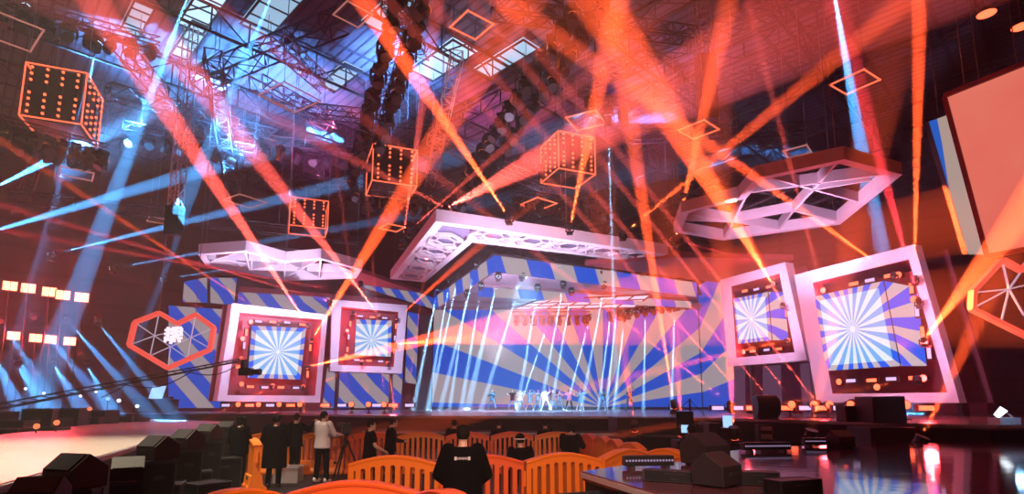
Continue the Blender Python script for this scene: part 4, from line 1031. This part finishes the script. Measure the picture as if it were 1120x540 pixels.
for i, (px, py, Y, d) in enumerate([(115, 520, 7.2, (.5, .5, .62)), (150, 522, 8.0, (.6, .5, .5)), (190, 512, 9.3, (.6, .6, .7)), (222, 500, 11.0, (.6, .5, .7)), (250, 490, 12.6, (.7, .6, .8)), (236, 515, 10.2, (.6, .6, .6))]):
    case((bx_(px, Y), Y, 0), d, .2 * i, 'low black case on the floor between the wedge monitors', 'low cases between the wedge monitors')
# ================================================================ camera crane
t = thing('camera_crane', 'long black camera crane reaching in from the left edge', 'camera crane', P(-60, 455, 15))
a, c = P(-60, 456, 15), P(266, 393, 23)
b = MB(); d = c - a; n = 30
for o in (V((0, 0, .09)), V((0, .09, -.07)), V((0, -.09, -.07))): b.tube(a + o, c + o * .6, .028, 5)
for i in range(n):
    q0, q1 = a.lerp(c, i / n), a.lerp(c, (i + 1) / n); b.tube(q0 + V((0, 0, .08)), q1 + V((0, .08, -.06)), .012, 4); b.tube(q0 + V((0, 0, .08)), q1 + V((0, -.08, -.06)), .012, 4)
b.build('arm', M['steel'], t)
b = MB(); pts = [a.lerp(c, k / 24) - V((0, 0, .1 + .28 * abs(math.sin(k / 24 * math.pi * 4)))) for k in range(10, 25)]; b.path(pts, .02, 5); b.build('slung_cable', M['rubber'], t)
b = MB(); b.box(c + V((.05, 0, -.25)), (.12, .3, .5)); b.box(c + V((.15, 0, -.5)), (.5, .28, .3)); b.tube(c + V((.4, 0, -.5)), c + V((.75, -.05, -.5)), .1, 10, .13); b.build('camera_head', M['black'], t)
b = MB(); b.box(a + V((-.1, 0, 0)), (.9, .5, .5)); b.build('counterweight', M['black'], t)
b = MB(); e = a.lerp(c, .06); b.tube((e.x, e.y, 0), (e.x, e.y, e.z), .1, 8)
for k in range(3): b.tube((e.x, e.y, .5), (e.x + math.cos(k * 2.1) * .8, e.y + math.sin(k * 2.1) * .8, .02), .04, 6)
b.build('pedestal', M['steel'], t)
# ================================================================ equipment beyond the runway at left
gear = [(8, 448, 22, 1.6, .9), (30, 450, 21, 1.3, .9), (52, 447, 23, 1.7, 1.), (70, 449, 24, 1.3, .8), (88, 446, 25, 1.7, .9), (104, 448, 26, 1.3, 1.), (122, 446, 27, 1.6, .8), (20, 452, 19, .9, 1.1), (140, 447, 29, 1.3, 1.), (155, 449, 30, 1.2, 1.), (60, 453, 20, .8, 1.1)]
for i, (px, py, Y, h, wd) in enumerate(gear):
    case((bx_(px, Y), Y, 0), (wd, .8, max(h, 1.1) / .93), .3 * (i % 3) - .2, 'dark upright flight case in the backstage clutter beyond the runway', 'flight cases beyond the runway')
t = thing('control_desk', 'blue-lit control desk with small screen beyond the runway', 'desk', (bx_(170, 36), 38.6, ZS))
X0 = bx_(172, 38.6)
b = MB(); b.box((X0, 39.0, ZS + .4), (2.6, .7, .8)); b.box((X0, 38.9, ZS + .83), (2.8, .9, .06)); b.build('table', M['black'], t)
b = MB(); b.prism([V((X0 - .4, 38.7, ZS + .9)), V((X0 + .5, 38.7, ZS + .9)), V((X0 + .6, 38.9, ZS + 1.75)), V((X0 - .3, 38.9, ZS + 1.75))], (0, .06, 0)); b.build('screen', M['e_screenblue'], t)
b = MB(); b.box((X0 - .9, 38.7, ZS + .93), (.7, .4, .1)); b.box((X0 + 1., 38.7, ZS + .95), (.4, .4, .16)); b.build('console', M['steel'], t)
# small practical lamps in the clutter
for i, (px, py, Y, k) in enumerate([(118, 436, 27, 'e_screenblue'), (130, 438, 28, 'e_white'), (62, 462, 19, 'e_amber'), (40, 466, 18, 'e_amber'), (150, 444, 29, 'e_white'), (98, 447, 25, 'e_amber'), (28, 425, 38, 'e_white'), (48, 430, 38, 'e_white'), (88, 433, 38, 'e_white'), (105, 428, 38, 'e_white')]):
    p = P(px, py, Y); t = thing('work_lamp', 'small glowing work lamp on a thin pole in the clutter beyond the runway', 'lamp', (p.x, p.y, 0), 'work lamps beyond the runway')
    b = MB(); b.ell(p, (.09, .09, .09), nu=8, nv=5); b.build('bulb', M[k], t)
    b = MB(); b.tube((p.x, p.y, 0), p - V((0, 0, .07)), .02, 5); b.tube((p.x, p.y, 0), (p.x, p.y, .03), .18, 8); b.build('pole', M['steel'], t)
# ================================================================ right side of the stage front
def sub_stack(px, Y, z, n, w, h, label):
    x = bx_(px, Y); t = thing('speaker_stack', label, 'speaker', (x, Y, z))
    for i in range(n):
        b = MB(); b.box((x, Y, z + h * (i + .5)), (w, w * .9, h * .97)); c_ = b.build('cabinet', M['speaker'], t, bevel=.02)
        b = MB(); b.box((x, Y - w * .455, z + h * (i + .5)), (w * .9, .03, h * .86)); b.build('grille', M['grille'], t)
    return t
sub_stack(957, 16.9, ZS, 1, .95, .78, 'dark bass speaker standing on the right deck before large portal')
sub_stack(925, 17.6, ZS, 1, .62, .5, 'smaller dark speaker left of the bass speaker on right deck')
sub_stack(955, 15.9, 0, 1, 1.2, 1.3, 'big black speaker on the floor below the right deck')
sub_stack(700, 23.4, .76, 1, 2.4, .62, 'low dark monitor cabinet on the step at centre right')
x = bx_(841, 20); t = thing('drum_fan', 'dark drum-shaped stage fan on the right deck', 'fan', (x, 20.6, ZS))
b = MB(); b.tube((x - .35, 20.6, ZS + .45), (x + .35, 20.5, ZS + .45), .42, 16); b.build('drum', M['speaker'], t)
b = MB(); b.tube((x + .36, 20.5, ZS + .45), (x + .38, 20.5, ZS + .45), .36, 16); b.build('grille', M['e_off'], t)
b = MB(); b.box((x, 20.6, ZS + .04), (.7, .5, .08)); b.build('foot', M['steel'], t)
x, Yq = bx_(832, 19.0), 19.0; t = thing('equipment_rack', 'pale slatted equipment rack standing upright before the right deck', 'rack', (x, Yq, 0))
b = MB(); b.box((x, Yq + .1, .62), (.5, .3, 1.24)); b.build('case', M['black'], t)
for i in range(4): b = MB(); b.box((x, Yq - .07, .3 + .27 * i), (.36, .03, .14)); b.build('panel', M['white'], t)
# pale machine: a glowing nozzle and an added point make it white-lit
p = P(1098, 458, 15.4); t = thing('haze_machine', 'small white-lit machine at the far right of deck', 'machine', (p.x, p.y, ZS))
b = MB(); b.box((p.x, p.y, ZS + .1), (.55, .4, .18)); b.build('body', M['white'], t)
b = MB(); b.tube((p.x - .2, p.y, ZS + .22), (p.x - .05, p.y - .1, ZS + .42), .07, 8, .1); b.build('nozzle', M['e_white'], t)
b = MB(); b.path([V((p.x + .25, p.y, ZS + .18)), V((p.x + .1, p.y, ZS + .36)), V((p.x - .1, p.y, ZS + .2))], .03, 6); b.build('handle', M['chrome'], t)
point(V((p.x - .1, p.y - .4, ZS + .7)), ICE, 10, .1)  # added point that whitens the machine, no fixture behind it
# up-lights on the floor before the stage
def uplight(px, py, Y, dx, dy, dY, e, lab): beam(P(px, py, Y), P(dx, dy, dY), ORG, e, 5, 'orange', False, lab, None, .8)
for a in [(694, 466.5, 21.5, 690, 440, 20.8, .03, 'orange floor light at the right end of the low step'), (746, 471, 19, 744, 445, 18.5, .03, 'orange floor light under the small blue monitor'), (803, 474, 18, 800, 430, 17.6, .05, 'orange floor light left of the pale slatted rack'),
          (886, 478.5, 15.2, 894, 440, 14.9, .05, 'orange floor light right of the pale slatted rack'), (1005, 486, 13.9, 1022, 450, 13.6, .05, 'orange floor light on the edge of gloss runway')]:
    h = uplight(*a)
for o in bpy.data.objects:
    if o.get('group') is None and 'group' in o.keys(): del o['group']
# ---- broadcast cameras and monitor in the pit
def tripod(t, p, h, r=.45):
    for k in range(3): b = MB(); an = k * 2.094 + .4; b.tube((p.x, p.y, p.z + h), (p.x + math.cos(an) * r, p.y + math.sin(an) * r, p.z + .01), .022, 6); b.build('leg', M['black'], t)
    b = MB(); b.tube((p.x, p.y, p.z + h - .25), (p.x, p.y, p.z + h + .1), .035, 8); b.box((p.x, p.y, p.z + h + .08), (.16, .2, .06)); b.build('pan_head', M['black'], t)
def bcam(p, h, yaw, label):
    t = thing('video_camera', label, 'video camera', p); tripod(t, p, h); rm = Matrix.Rotation(yaw, 3, 'Z'); z = p.z + h + .24; c = V((p.x, p.y, z))
    f = lambda v: c + rm @ V(v)
    b = MB(); b.box(c, (.2, .46, .24), rm); b.build('body', M['black'], t)
    b = MB(); b.tube(f((0, .2, .02)), f((0, .5, .02)), .075, 10, .095); b.build('lens', M['blackgloss'], t)
    b = MB(); b.box(f((-.17, -.1, .1)), (.12, .18, .1), rm); b.build('viewfinder', M['black'], t)
    b = MB(); b.path([f((0, -.15, .12)), f((0, -.12, .22)), f((0, .12, .22)), f((0, .16, .12))], .018, 6); b.build('handle', M['black'], t)
    b = MB(); b.tube(f((.08, -.2, -.12)), f((.14, -.6, -.24)), .015, 6); b.build('pan_bar', M['steel'], t)
    return t
bcam(V((bx_(382, 14.9), 14.9, 0)), 1.05, .35, 'black video camera on a tripod worked by the person in pale sweater')
x = bx_(752, 17); t = thing('camera_dolly', 'dark camera dolly with small blue monitor and short mast before the right deck', 'camera dolly', (x, 17, 0))
b = MB(); b.box((x + .3, 17.2, .5), (1.5, .7, .7)); b.box((x + .9, 17.2, 1.0), (.5, .5, .4)); b.build('body', M['black'], t)
b = MB(); b.tube((x, 17, .8), (x, 17, 2.05), .03, 6); b.tube((x, 17, 2.03), (x + .7, 17.1, 1.3), .012, 4); b.tube((x, 17, 2.03), (x - .6, 17.1, 1.45), .012, 4); b.build('mast', M['steel'], t)
b = MB(); b.box((x - .2, 16.9, 1.5), (.5, .08, .36)); b.build('monitor_hood', M['black'], t)
b = MB(); b.box((x - .14, 16.86, 1.18), (.36, .04, .22)); b.build('monitor', M['e_screenblue'], t)
b = MB(); b.box((x + .62, 17.0, 1.2), (.34, .5, .3)); b.tube((x + .62, 16.95, 1.25), (x + .5, 17.6, 1.3), .1, 8); b.build('camera', M['black'], t)
for k in (-.35, .95):
    b = MB(); b.tube((x + k, 16.85, .14), (x + k, 17.5, .14), .14, 10); b.build('wheel', M['rubber'], t)
x = bx_(793, 18.3); t = thing('confidence_monitor', 'small upright blue-lit screen beside the orange floor light', 'monitor', (x, 18.4, 0))
b = MB(); b.box((x, 18.4, 1.32), (.28, .05, .42)); b.build('screen', M['e_screenblue'], t); b = MB(); b.tube((x, 18.45, 0), (x, 18.45, 1.3), .03, 6); b.box((x, 18.45, .02), (.4, .4, .04)); b.build('stand', M['steel'], t)
# ---- LED bars and monitors on the gloss runway
def led_bar(px, py, W, yaw, label, n=16):
    p = PZ(px, py, ZR); t = thing('light_bar', label, 'stage light', p); rm = Matrix.Rotation(yaw, 3, 'Z')
    f = lambda v: p + rm @ V(v)
    b = MB(); b.box(f((0, 0, .11)), (W, .14, .14), rm); b.build('housing', M['black'], t, bevel=.01)
    b = MB()
    for i in range(n): c = f((W * (-.46 + .92 * i / (n - 1)), -.075, .115)); b.disc(c, W / n * .36, rm @ V((0, -1, .25)), 8)
    b.build('lens_row', M['e_lav2'] if 'e_lav2' in M else M['e_lav'], t, recalc=False)
    for k in (-.35, .35): b = MB(); b.box(f((W * k, 0, .02)), (.06, .2, .04), rm); b.build('foot', M['steel'], t)
M['e_lav2'] = emis('bar_lens_dim', (.6, .42, .75), .55)
led_bar(709, 512, .72, .12, 'black light bar with a row of dim lenses nearest the barriers')
led_bar(838, 494, .95, .12, 'black light bar with pale lenses by the pale slatted rack', 20)
led_bar(896, 488, .7, .05, 'black light bar at the far edge of the gloss runway below right deck', 18)
wedge(PZ(785, 531, ZR), 2.3, 'brown-lit wedge monitor turned away on the near edge of gloss runway', .62)
wedge(PZ(772, 508, ZR), 2.1, 'dark wedge monitor on the gloss runway behind the brown-lit one', .8)
wedge(PZ(920, 489, ZR), 1.8, 'dark wedge monitor at the far edge of gloss runway', .6)
case(V(PZ(868, 548, ZR)), (.5, .22, .22), .35, 'black case lying cut by the bottom edge on gloss runway')
case(V(PZ(830, 530, ZR)), (.42, .2, .16), -.25, 'low black case right of the brown-lit wedge monitor')
case(V(PZ(740, 527, ZR)), (.75, .2, .14), -.5, 'flat black case along the near edge of gloss runway')
case(V((bx_(668, 7.0), 7.0, 0)), (1.0, 1.0, .86), .41, 'black step box tucked against the near corner of gloss runway')
# clear crate on the floor
p = PZ(315, 527, 0); t = thing('storage_crate', 'translucent storage crate on the floor beside the long black coat', 'crate', p)
mg = pbr('clear_plastic', (.5, .42, .46), .15); mg.node_tree.nodes['Principled BSDF'].inputs['Alpha'].default_value = .45
b = MB(); o_ = [p + V((x_, y_, 0)) for x_, y_ in ((-.3, -.2), (.3, -.2), (.3, .2), (-.3, .2))]; i_ = [p + V((x_ * .93, y_ * .9, 0)) for x_, y_ in ((-.3, -.2), (.3, -.2), (.3, .2), (-.3, .2))]
b.ring(o_, i_, (0, 0, .36)); b.prism([q + V((0, 0, .01)) for q in i_], (0, 0, .02)); b.build('tub', mg, t)
b = MB(); b.box(p + V((0, 0, .38)), (.66, .46, .04)); b.build('lid', mg, t)
b = MB(); b.box(p + V((-.05, 0, .12)), (.4, .25, .18)); b.build('contents', M['cloth_black'], t)
# ================================================================ people
def remeshed(mb, name, mat, parent, voxel, smooth_it=4):
    o = mb.build(name, mat, None)
    rm = o.modifiers.new('r', 'REMESH'); rm.mode = 'VOXEL'; rm.voxel_size = voxel
    sm = o.modifiers.new('s', 'SMOOTH'); sm.factor = .5; sm.iterations = smooth_it
    dg = bpy.context.evaluated_depsgraph_get(); me = bpy.data.meshes.new_from_object(o.evaluated_get(dg))
    o.modifiers.clear(); old = o.data; o.data = me; bpy.data.meshes.remove(old)
    for p in me.polygons: p.use_smooth = True
    if not me.materials: me.materials.append(mat)
    if parent is not None: o.parent = parent
    return o
def limb(b, pts, n=10):
    """pts: (pos, radius) chain with round joints"""
    for (p, r), (q, r2) in zip(pts, pts[1:]): b.tube(p, q, r, n, r2)
    for p, r in pts: b.ell(p, (r, r, r), nu=n, nv=6)
def loft(b, rings, n=14):
    k = len(b.v)
    for c, rx, ry in rings: b.add([V(c) + V((rx * math.cos(2 * math.pi * i / n), ry * math.sin(2 * math.pi * i / n), 0)) for i in range(n)])
    for j in range(len(rings) - 1):
        for i in range(n): a = k + j * n; b.face([a + i, a + (i + 1) % n, a + n + (i + 1) % n, a + n + i])
    b.face([k + i for i in range(n)][::-1]); a = k + (len(rings) - 1) * n; b.face([a + i for i in range(n)])
def hand(b, wrist, d, side, curl=.5):
    d = V(d).normalized(); x = d.cross(V((0, 0, 1)))
    if x.length < .2: x = V((0, 1, 0))
    x.normalize(); z = x.cross(d).normalized()
    limb(b, [(wrist, .026), (wrist + d * .05, .032), (wrist + d * .085, .03)], 8)
    for i, L in enumerate((.062, .072, .068, .054)):
        o = wrist + d * .09 + x * (i - 1.5) * .021; m_ = o + (d * .8 - z * curl * .6).normalized() * L * .55; e = m_ + (d * .5 - z * curl).normalized() * L * .5
        limb(b, [(o, .0098), (m_, .009), (e, .008)], 6)
    o = wrist + d * .035 + x * side * .03; m_ = o + (d * .7 + x * side * .7).normalized() * .04; limb(b, [(o, .012), (m_, .011), (m_ + d * .03, .009)], 6)
POSE0 = dict(pelvis=(0, 0, .93), waist=(0, 0, 1.09), chest=(0, .01, 1.3), neck=(0, 0, 1.47), head=(0, .025, 1.615),
             sl=(-.185, 0, 1.42), sr=(.185, 0, 1.42), el=(-.25, -.03, 1.13), er=(.25, -.03, 1.13), wl=(-.26, .07, .89), wr=(.26, .07, .89),
             kl=(-.11, .03, .5), kr=(.11, .03, .5), al=(-.12, -.02, .085), ar=(.12, -.02, .085))
def person(label, loc, yaw, H=1.75, pose=None, top='cloth_black', bottom='cloth_black', shoes='shoe_dark', sleeve='long', coat=0., hair='short', hairmat='hair', voxel=.009, look=0., wide=1., group=None, cap=None, skirt=None, extra=None):
    J = {k: V(v) for k, v in POSE0.items()}
    for k, v in (pose or {}).items(): J[k] = V(v)
    t = thing('person', label, 'person', (0, 0, 0), group); s = H / 1.75
    hl = V((-.095, 0, 0)) + J['pelvis']; hr = V((.095, 0, 0)) + J['pelvis']
    fwd = V((0, 1, 0))
    # ---- body: one continuous figure
    b = MB()
    loft(b, [(J['pelvis'] - V((0, 0, .1)), .13, .1), (J['pelvis'], .165, .115), (J['waist'], .14, .1), (J['chest'], .165, .115), (J['chest'] + V((0, 0, .1)), .17, .1), (J['neck'] + V((0, 0, .0)), .07, .06)])
    for S, E_, W_ in (('sl', 'el', 'wl'), ('sr', 'er', 'wr')): limb(b, [(J[S] * .985 + J['chest'] * .015, .06), (J[E_], .042), (J[W_], .028)])
    for h_, K, A_ in ((hl, 'kl', 'al'), (hr, 'kr', 'ar')): limb(b, [(h_, .092), (J[K], .058), (J[A_], .038)]); limb(b, [(J[A_] - V((0, .03, .045)), .035), (J[A_] + V((0, .12, -.05)), .03)])
    hand(b, J['wl'], J['wl'] - J['el'], 1); hand(b, J['wr'], J['wr'] - J['er'], -1)
    rh = Matrix.Rotation(look, 3, 'Z'); hc = J['head']; hv = lambda v: hc + rh @ V(v)
    limb(b, [(J['neck'] - V((0, 0, .03)), .062), (hc + V((0, -.01, -.06)), .055)])
    b.ell(hc, (.076, .096, .115), rh, 14, 10); b.ell(hv((0, .035, -.06)), (.055, .06, .055), rh)
    b.tube(hv((0, .09, .02)), hv((0, .112, -.025)), .01, 6, .017); b.ell(hv((0, .103, -.03)), (.018, .016, .013), rh)
    b.ell(hv((0, .085, .03)), (.06, .02, .012), rh); b.ell(hv((0, .09, -.065)), (.026, .012, .008), rh); b.ell(hv((0, .08, -.1)), (.025, .022, .018), rh)
    for sx in (-1, 1): b.ell(hv((sx * .079, -.005, -.005)), (.012, .022, .033), rh)
    remeshed(b, 'body', M['skin'], t, voxel, 2)
    for sx in (-1, 1): b = MB(); b.ell(hv((sx * .031, .088, .008)), (.013, .01, .008), rh); b.build('eye', M['blackgloss'], t)
    # ---- hair
    b = MB(); b.ell(hv((0, -.016, .022)), (.089, .1, .108), rh, 14, 10)
    if hair == 'long': loft(b, [(hv((0, -.05, -.22)), .08, .045), (hv((0, -.05, -.1)), .09, .06), (hv((0, -.03, .02)), .085, .08)])
    if hair == 'curly':
        for i in range(26): a = i * 2.4; zz_ = -.06 + .18 * (i / 26); b.ell(hv((.085 * math.cos(a), -.03 + .08 * math.sin(a) if math.sin(a) < .3 else .02, zz_)), (.04, .04, .04), nu=8, nv=5)
    if hair == 'bun': b.ell(hv((0, -.09, .09)), (.05, .05, .05), rh)
    remeshed(b, 'hair', M[hairmat], t, max(voxel, .011), 2)
    if cap:
        b = MB(); b.ell(hv((0, -.005, .05)), (.098, .112, .085), rh, 14, 8); b.tube(hv((0, .07, .045)), hv((0, .18, .035)), .075, 12, .07); b.build('cap', M[cap], t, smooth=True)
        b = MB(); pts = [hv((.1 * math.cos(a * math.pi / 8), -.005 + .114 * math.sin(a * math.pi / 8), .02)) for a in range(16)]; b.path(pts, .012, 6, True); b.build('cap_band', M['white'], t)
    # ---- top
    f = 1.14 * wide; b = MB(); low = .1 if not coat else coat
    rings = [(J['pelvis'] - V((0, 0, low)), .185 * f, .15 * f), (J['pelvis'] + V((0, 0, .03)), .175 * f, .135 * f), (J['waist'], .165 * f, .125 * f), (J['chest'], .18 * f, .13 * f), (J['chest'] + V((0, 0, .1)), .18 * f, .115 * f), (J['neck'] - V((0, 0, .0)), .075, .068)]
    if skirt: rings[0] = (J['pelvis'] - V((0, 0, .32)), .24, .2)
    loft(b, rings)
    for S, E_, W_ in (('sl', 'el', 'wl'), ('sr', 'er', 'wr')):
        e2 = J[E_] if sleeve == 'long' else J[S].lerp(J[E_], .62)
        ch = [(J[S], .078 * wide), (e2, .06 * wide)]
        if sleeve == 'long': ch.append((J[E_].lerp(J[W_], .9), .042 * wide))
        limb(b, ch)
    remeshed(b, 'coat' if coat else 'top', M[top], t, max(voxel, .012), 3)
    # ---- trousers
    if bottom:
        b = MB(); loft(b, [(J['pelvis'] - V((0, 0, .12)), .17, .13), (J['pelvis'], .175, .13), (J['pelvis'] + V((0, 0, .1)), .16, .12)])
        for h_, K, A_ in ((hl, 'kl', 'al'), (hr, 'kr', 'ar')): limb(b, [(h_, .1), (J[K], .075), (J[A_] + V((0, 0, .02)), .062)])
        remeshed(b, 'trousers', M[bottom], t, max(voxel, .012), 3)
    for A_ in ('al', 'ar'):
        b = MB(); a = J[A_]; b.ell(a + V((0, .05, -.035)), (.05, .135, .05), nu=12, nv=8); b.ell(a + V((0, -.03, -.01)), (.047, .06, .06), nu=10, nv=6); b.build('shoe', M[shoes], t, smooth=True)
    if extra: extra(t, J)
    t.location = loc; t.rotation_euler = (0, 0, yaw); t.scale = (s, s, s); return t
def at(px, Y, z=0.): return V((bx_(px, Y), Y, z))
carry = dict(el=(-.27, .1, 1.17), er=(.27, .1, 1.17), wl=(-.12, .36, 1.16), wr=(.16, .38, 1.2))
person('person in a pale sweater and black trousers standing behind a video camera', at(357.5, 14.3), -.45, 1.74, dict(el=(-.26, .06, 1.14), er=(.28, .1, 1.16), wl=(-.05, .3, 1.08), wr=(.2, .4, 1.14), kl=(-.13, 0, .5), kr=(.13, .02, .5), al=(-.15, -.02, .085), ar=(.17, .0, .085)), 'cloth_white', 'cloth_black', 'shoe', wide=1.1, look=-.3)
person('person in a long black coat standing with back turned beside the left barrier', at(307, 13.4), .1, 1.66, dict(el=(-.3, .02, 1.12), er=(.3, .02, 1.12), wl=(-.24, .22, 1.0), wr=(.24, .22, 1.0)), 'cloth_black', 'cloth_black', coat=.45, wide=1.42, hair='short')
person('person in dark clothes at the far left of the pit with bowed head', at(268, 13.2), -.2, 1.64, dict(head=(0, .09, 1.59), wl=(-.14, .28, 1.02), wr=(.14, .28, 1.02), el=(-.27, .04, 1.12), er=(.27, .04, 1.12)), 'cloth_black', 'cloth_black', wide=1.2, hair='curly')
person('person in dark red-lit jacket behind the coat holding a phone up', at(328, 15.3), -.5, 1.66, dict(er=(.32, .18, 1.3), wr=(.26, .42, 1.5), el=(-.26, .05, 1.14), wl=(-.2, .25, 1.02)), 'cloth_black', 'cloth_black', wide=1.15)
person('man in a black T-shirt turned right behind the middle barrier', at(408, 12.6), -1.05, 1.56, dict(el=(-.25, .06, 1.13), er=(.25, .06, 1.13), wl=(-.18, .3, 1.02), wr=(.2, .3, 1.0)), 'cloth_black', 'cloth_black', sleeve='short', look=-.3)
person('person in black standing half turned behind the man in T-shirt', at(430, 14.2), -1.2, 1.58, dict(head=(0, .07, 1.6), el=(-.24, .1, 1.14), er=(.24, .1, 1.14), wl=(-.1, .34, 1.1), wr=(.1, .34, 1.1)), 'cloth_black', 'cloth_black')
def back_patch(t, J):
    b = MB(); y = -.166
    b.box((-.083, y, 1.335), (.03, .01, .042)); b.box((.083, y, 1.335), (.03, .01, .042))
    for i in range(8): x = -.055 + i * .0157; b.box((x, y, 1.335), (.008, .008, .026)); b.box((x + .003, y, 1.335 + (.01 if i % 2 else -.01)), (.012, .008, .007))
    b.build('back_print', pbr('print_grey', (.55, .5, .56), .7), t)
person('guard in a black jacket with grey back print, seen from behind', at(507.5, 7.0), .06, 1.66, dict(el=(-.31, .03, 1.12), er=(.31, .03, 1.12), wl=(-.2, .2, .98), wr=(.2, .2, .98)), 'cloth_black', 'cloth_black', wide=1.24, voxel=.008, extra=back_patch)
sit = dict(pelvis=(0, 0, .5), waist=(0, .02, .66), chest=(0, .04, .87), neck=(0, .04, 1.04), head=(0, .07, 1.185), sl=(-.185, .03, .99), sr=(.185, .03, .99), el=(-.25, .08, .72), er=(.25, .08, .72), wl=(-.12, .3, .62), wr=(.12, .3, .62), kl=(-.12, .44, .5), kr=(.12, .44, .5), al=(-.12, .42, .085), ar=(.12, .42, .085))
def stool(p, lab):
    t = thing('stool', lab, 'stool', p); b = MB(); b.tube(p + V((0, 0, .33)), p + V((0, 0, .37)), .17, 14); b.build('seat', M['black'], t)
    for k in range(4): an = k * math.pi / 2 + .78; b = MB(); b.tube(p + V((math.cos(an) * .1, math.sin(an) * .1, .33)), p + V((math.cos(an) * .17, math.sin(an) * .17, 0)), .016, 6); b.build('leg', M['steel'], t)
pp = at(569.5, 11.6); stool(pp, 'small stool under the capped seated person'); person('seated person in black cap and dark top, between the two barrier rows', pp, .2, 1.75, sit, 'cloth_black', 'cloth_black', cap='cloth_black')
pp = at(622, 14.6); stool(pp, 'small stool under the curly-haired person by the right barriers'); person('curly-haired person in black by the scalloped right barriers holding something small', pp, -.5, 1.9, dict(sit, el=(-.25, .12, .76), er=(.27, .14, .78), wl=(-.06, .36, .74), wr=(.14, .38, .76)), 'cloth_black', 'cloth_black', hair='curly', wide=1.15)
pp = at(754, 13.6); stool(pp, 'small stool under the person in navy jacket'); person('seated person in navy jacket before the camera dolly', pp, .3, 1.9, sit, 'cloth_navy', 'cloth_black', wide=1.15)
for px, Y, lab in ((498, 19.4, 'seated stage hand whose dim head shows left of the guard head'), (546, 19.6, 'seated stage hand whose dim head shows right of the guard head'), (596, 19.5, 'seated stage hand whose dim head shows above the seated cap')):
    pp = at(px, Y); stool(pp, 'small stool under the ' + lab); person(lab, pp, .1, 1.82, sit, 'cloth_black', 'cloth_black', voxel=.014)
# ---- dancers on the stage
YD = 49.5
up = dict(el=(-.42, .05, 1.5), er=(.42, .05, 1.5), wl=(-.2, .08, 1.68), wr=(.2, .08, 1.68))
out = dict(el=(-.44, .05, 1.38), er=(.4, .05, 1.32), wl=(-.62, .12, 1.44), wr=(.24, .22, 1.3))
legs = dict(kl=(-.24, .05, .5), kr=(.24, .05, .5), al=(-.36, 0, .085), ar=(.36, 0, .085))
stride = dict(kl=(-.16, .12, .52), kr=(.2, -.05, .5), al=(-.26, .05, .085), ar=(.34, -.08, .085))
fold = dict(el=(-.32, .05, 1.22), er=(.32, .05, 1.22), wl=(-.06, .22, 1.34), wr=(.06, .22, 1.36))
raise1 = dict(el=(-.36, .05, 1.5), er=(.28, .02, 1.2), wl=(-.3, .05, 1.8), wr=(.12, .2, 1.3))
D = [(538.5, 0, fold, legs, 'cloth_blue', 'cloth_blue', 'dancer in teal with legs wide, alone at the left end of line', {}),
     (560.5, 0, out, legs, 'cloth_black', 'cloth_blue', 'dancer with outstretched arm and dark top, second from the left', {}),
     (568.5, .2, fold, legs, 'cloth_white', 'cloth_blue', 'dancer in pale top and teal trousers beside the outstretched arm', {}),
     (579.5, 0, up, stride, 'cloth_blue', None, 'dancer in a short teal dress with both hands at the head', dict(skirt=1)),
     (588, .3, fold, stride, 'cloth_blue', 'cloth_blue', 'dancer in teal half hidden left of the white costume', {}),
     (596.5, -.8, raise1, legs, 'cloth_dance_white', 'cloth_dance_white', 'singer in white costume with one arm raised at the front', {}),
     (604, .5, up, stride, 'cloth_black', 'cloth_blue', 'dancer in dark top with raised arms just right of the white costume', {}),
     (611.5, .6, fold, stride, 'cloth_blue', 'cloth_blue', 'dancer in all teal standing close beside the raised arms', {}),
     (622, 0, out, stride, 'cloth_pink', 'cloth_black', 'dancer in a reddish top and dark trousers with wide hat-like hair', dict(hair='curly')),
     (634, 0, out, stride, 'cloth_blue', None, 'dancer in short teal dress pointing left at the right of the group', dict(skirt=1)),
     (658.5, -3, fold, stride, 'cloth_blue', 'cloth_blue', 'dancer in teal standing at the centre of the sun rays', {}),
     (687, -4, raise1, legs, 'cloth_blue', 'cloth_blue', 'dancer in teal at the far right of the line, arm up', {})]
for i, (px, dy, ps, lg, tp, bt, lab, kw) in enumerate(D):
    Y = YD + dy; person(lab, at(px, Y, ZS), math.pi + random.uniform(-.3, .3), 1.78, {**ps, **lg}, tp, bt, 'shoe_dark' if bt else 'shoe', voxel=.016, sleeve='short' if i % 3 else 'long', group='dancers on the main stage', **kw)
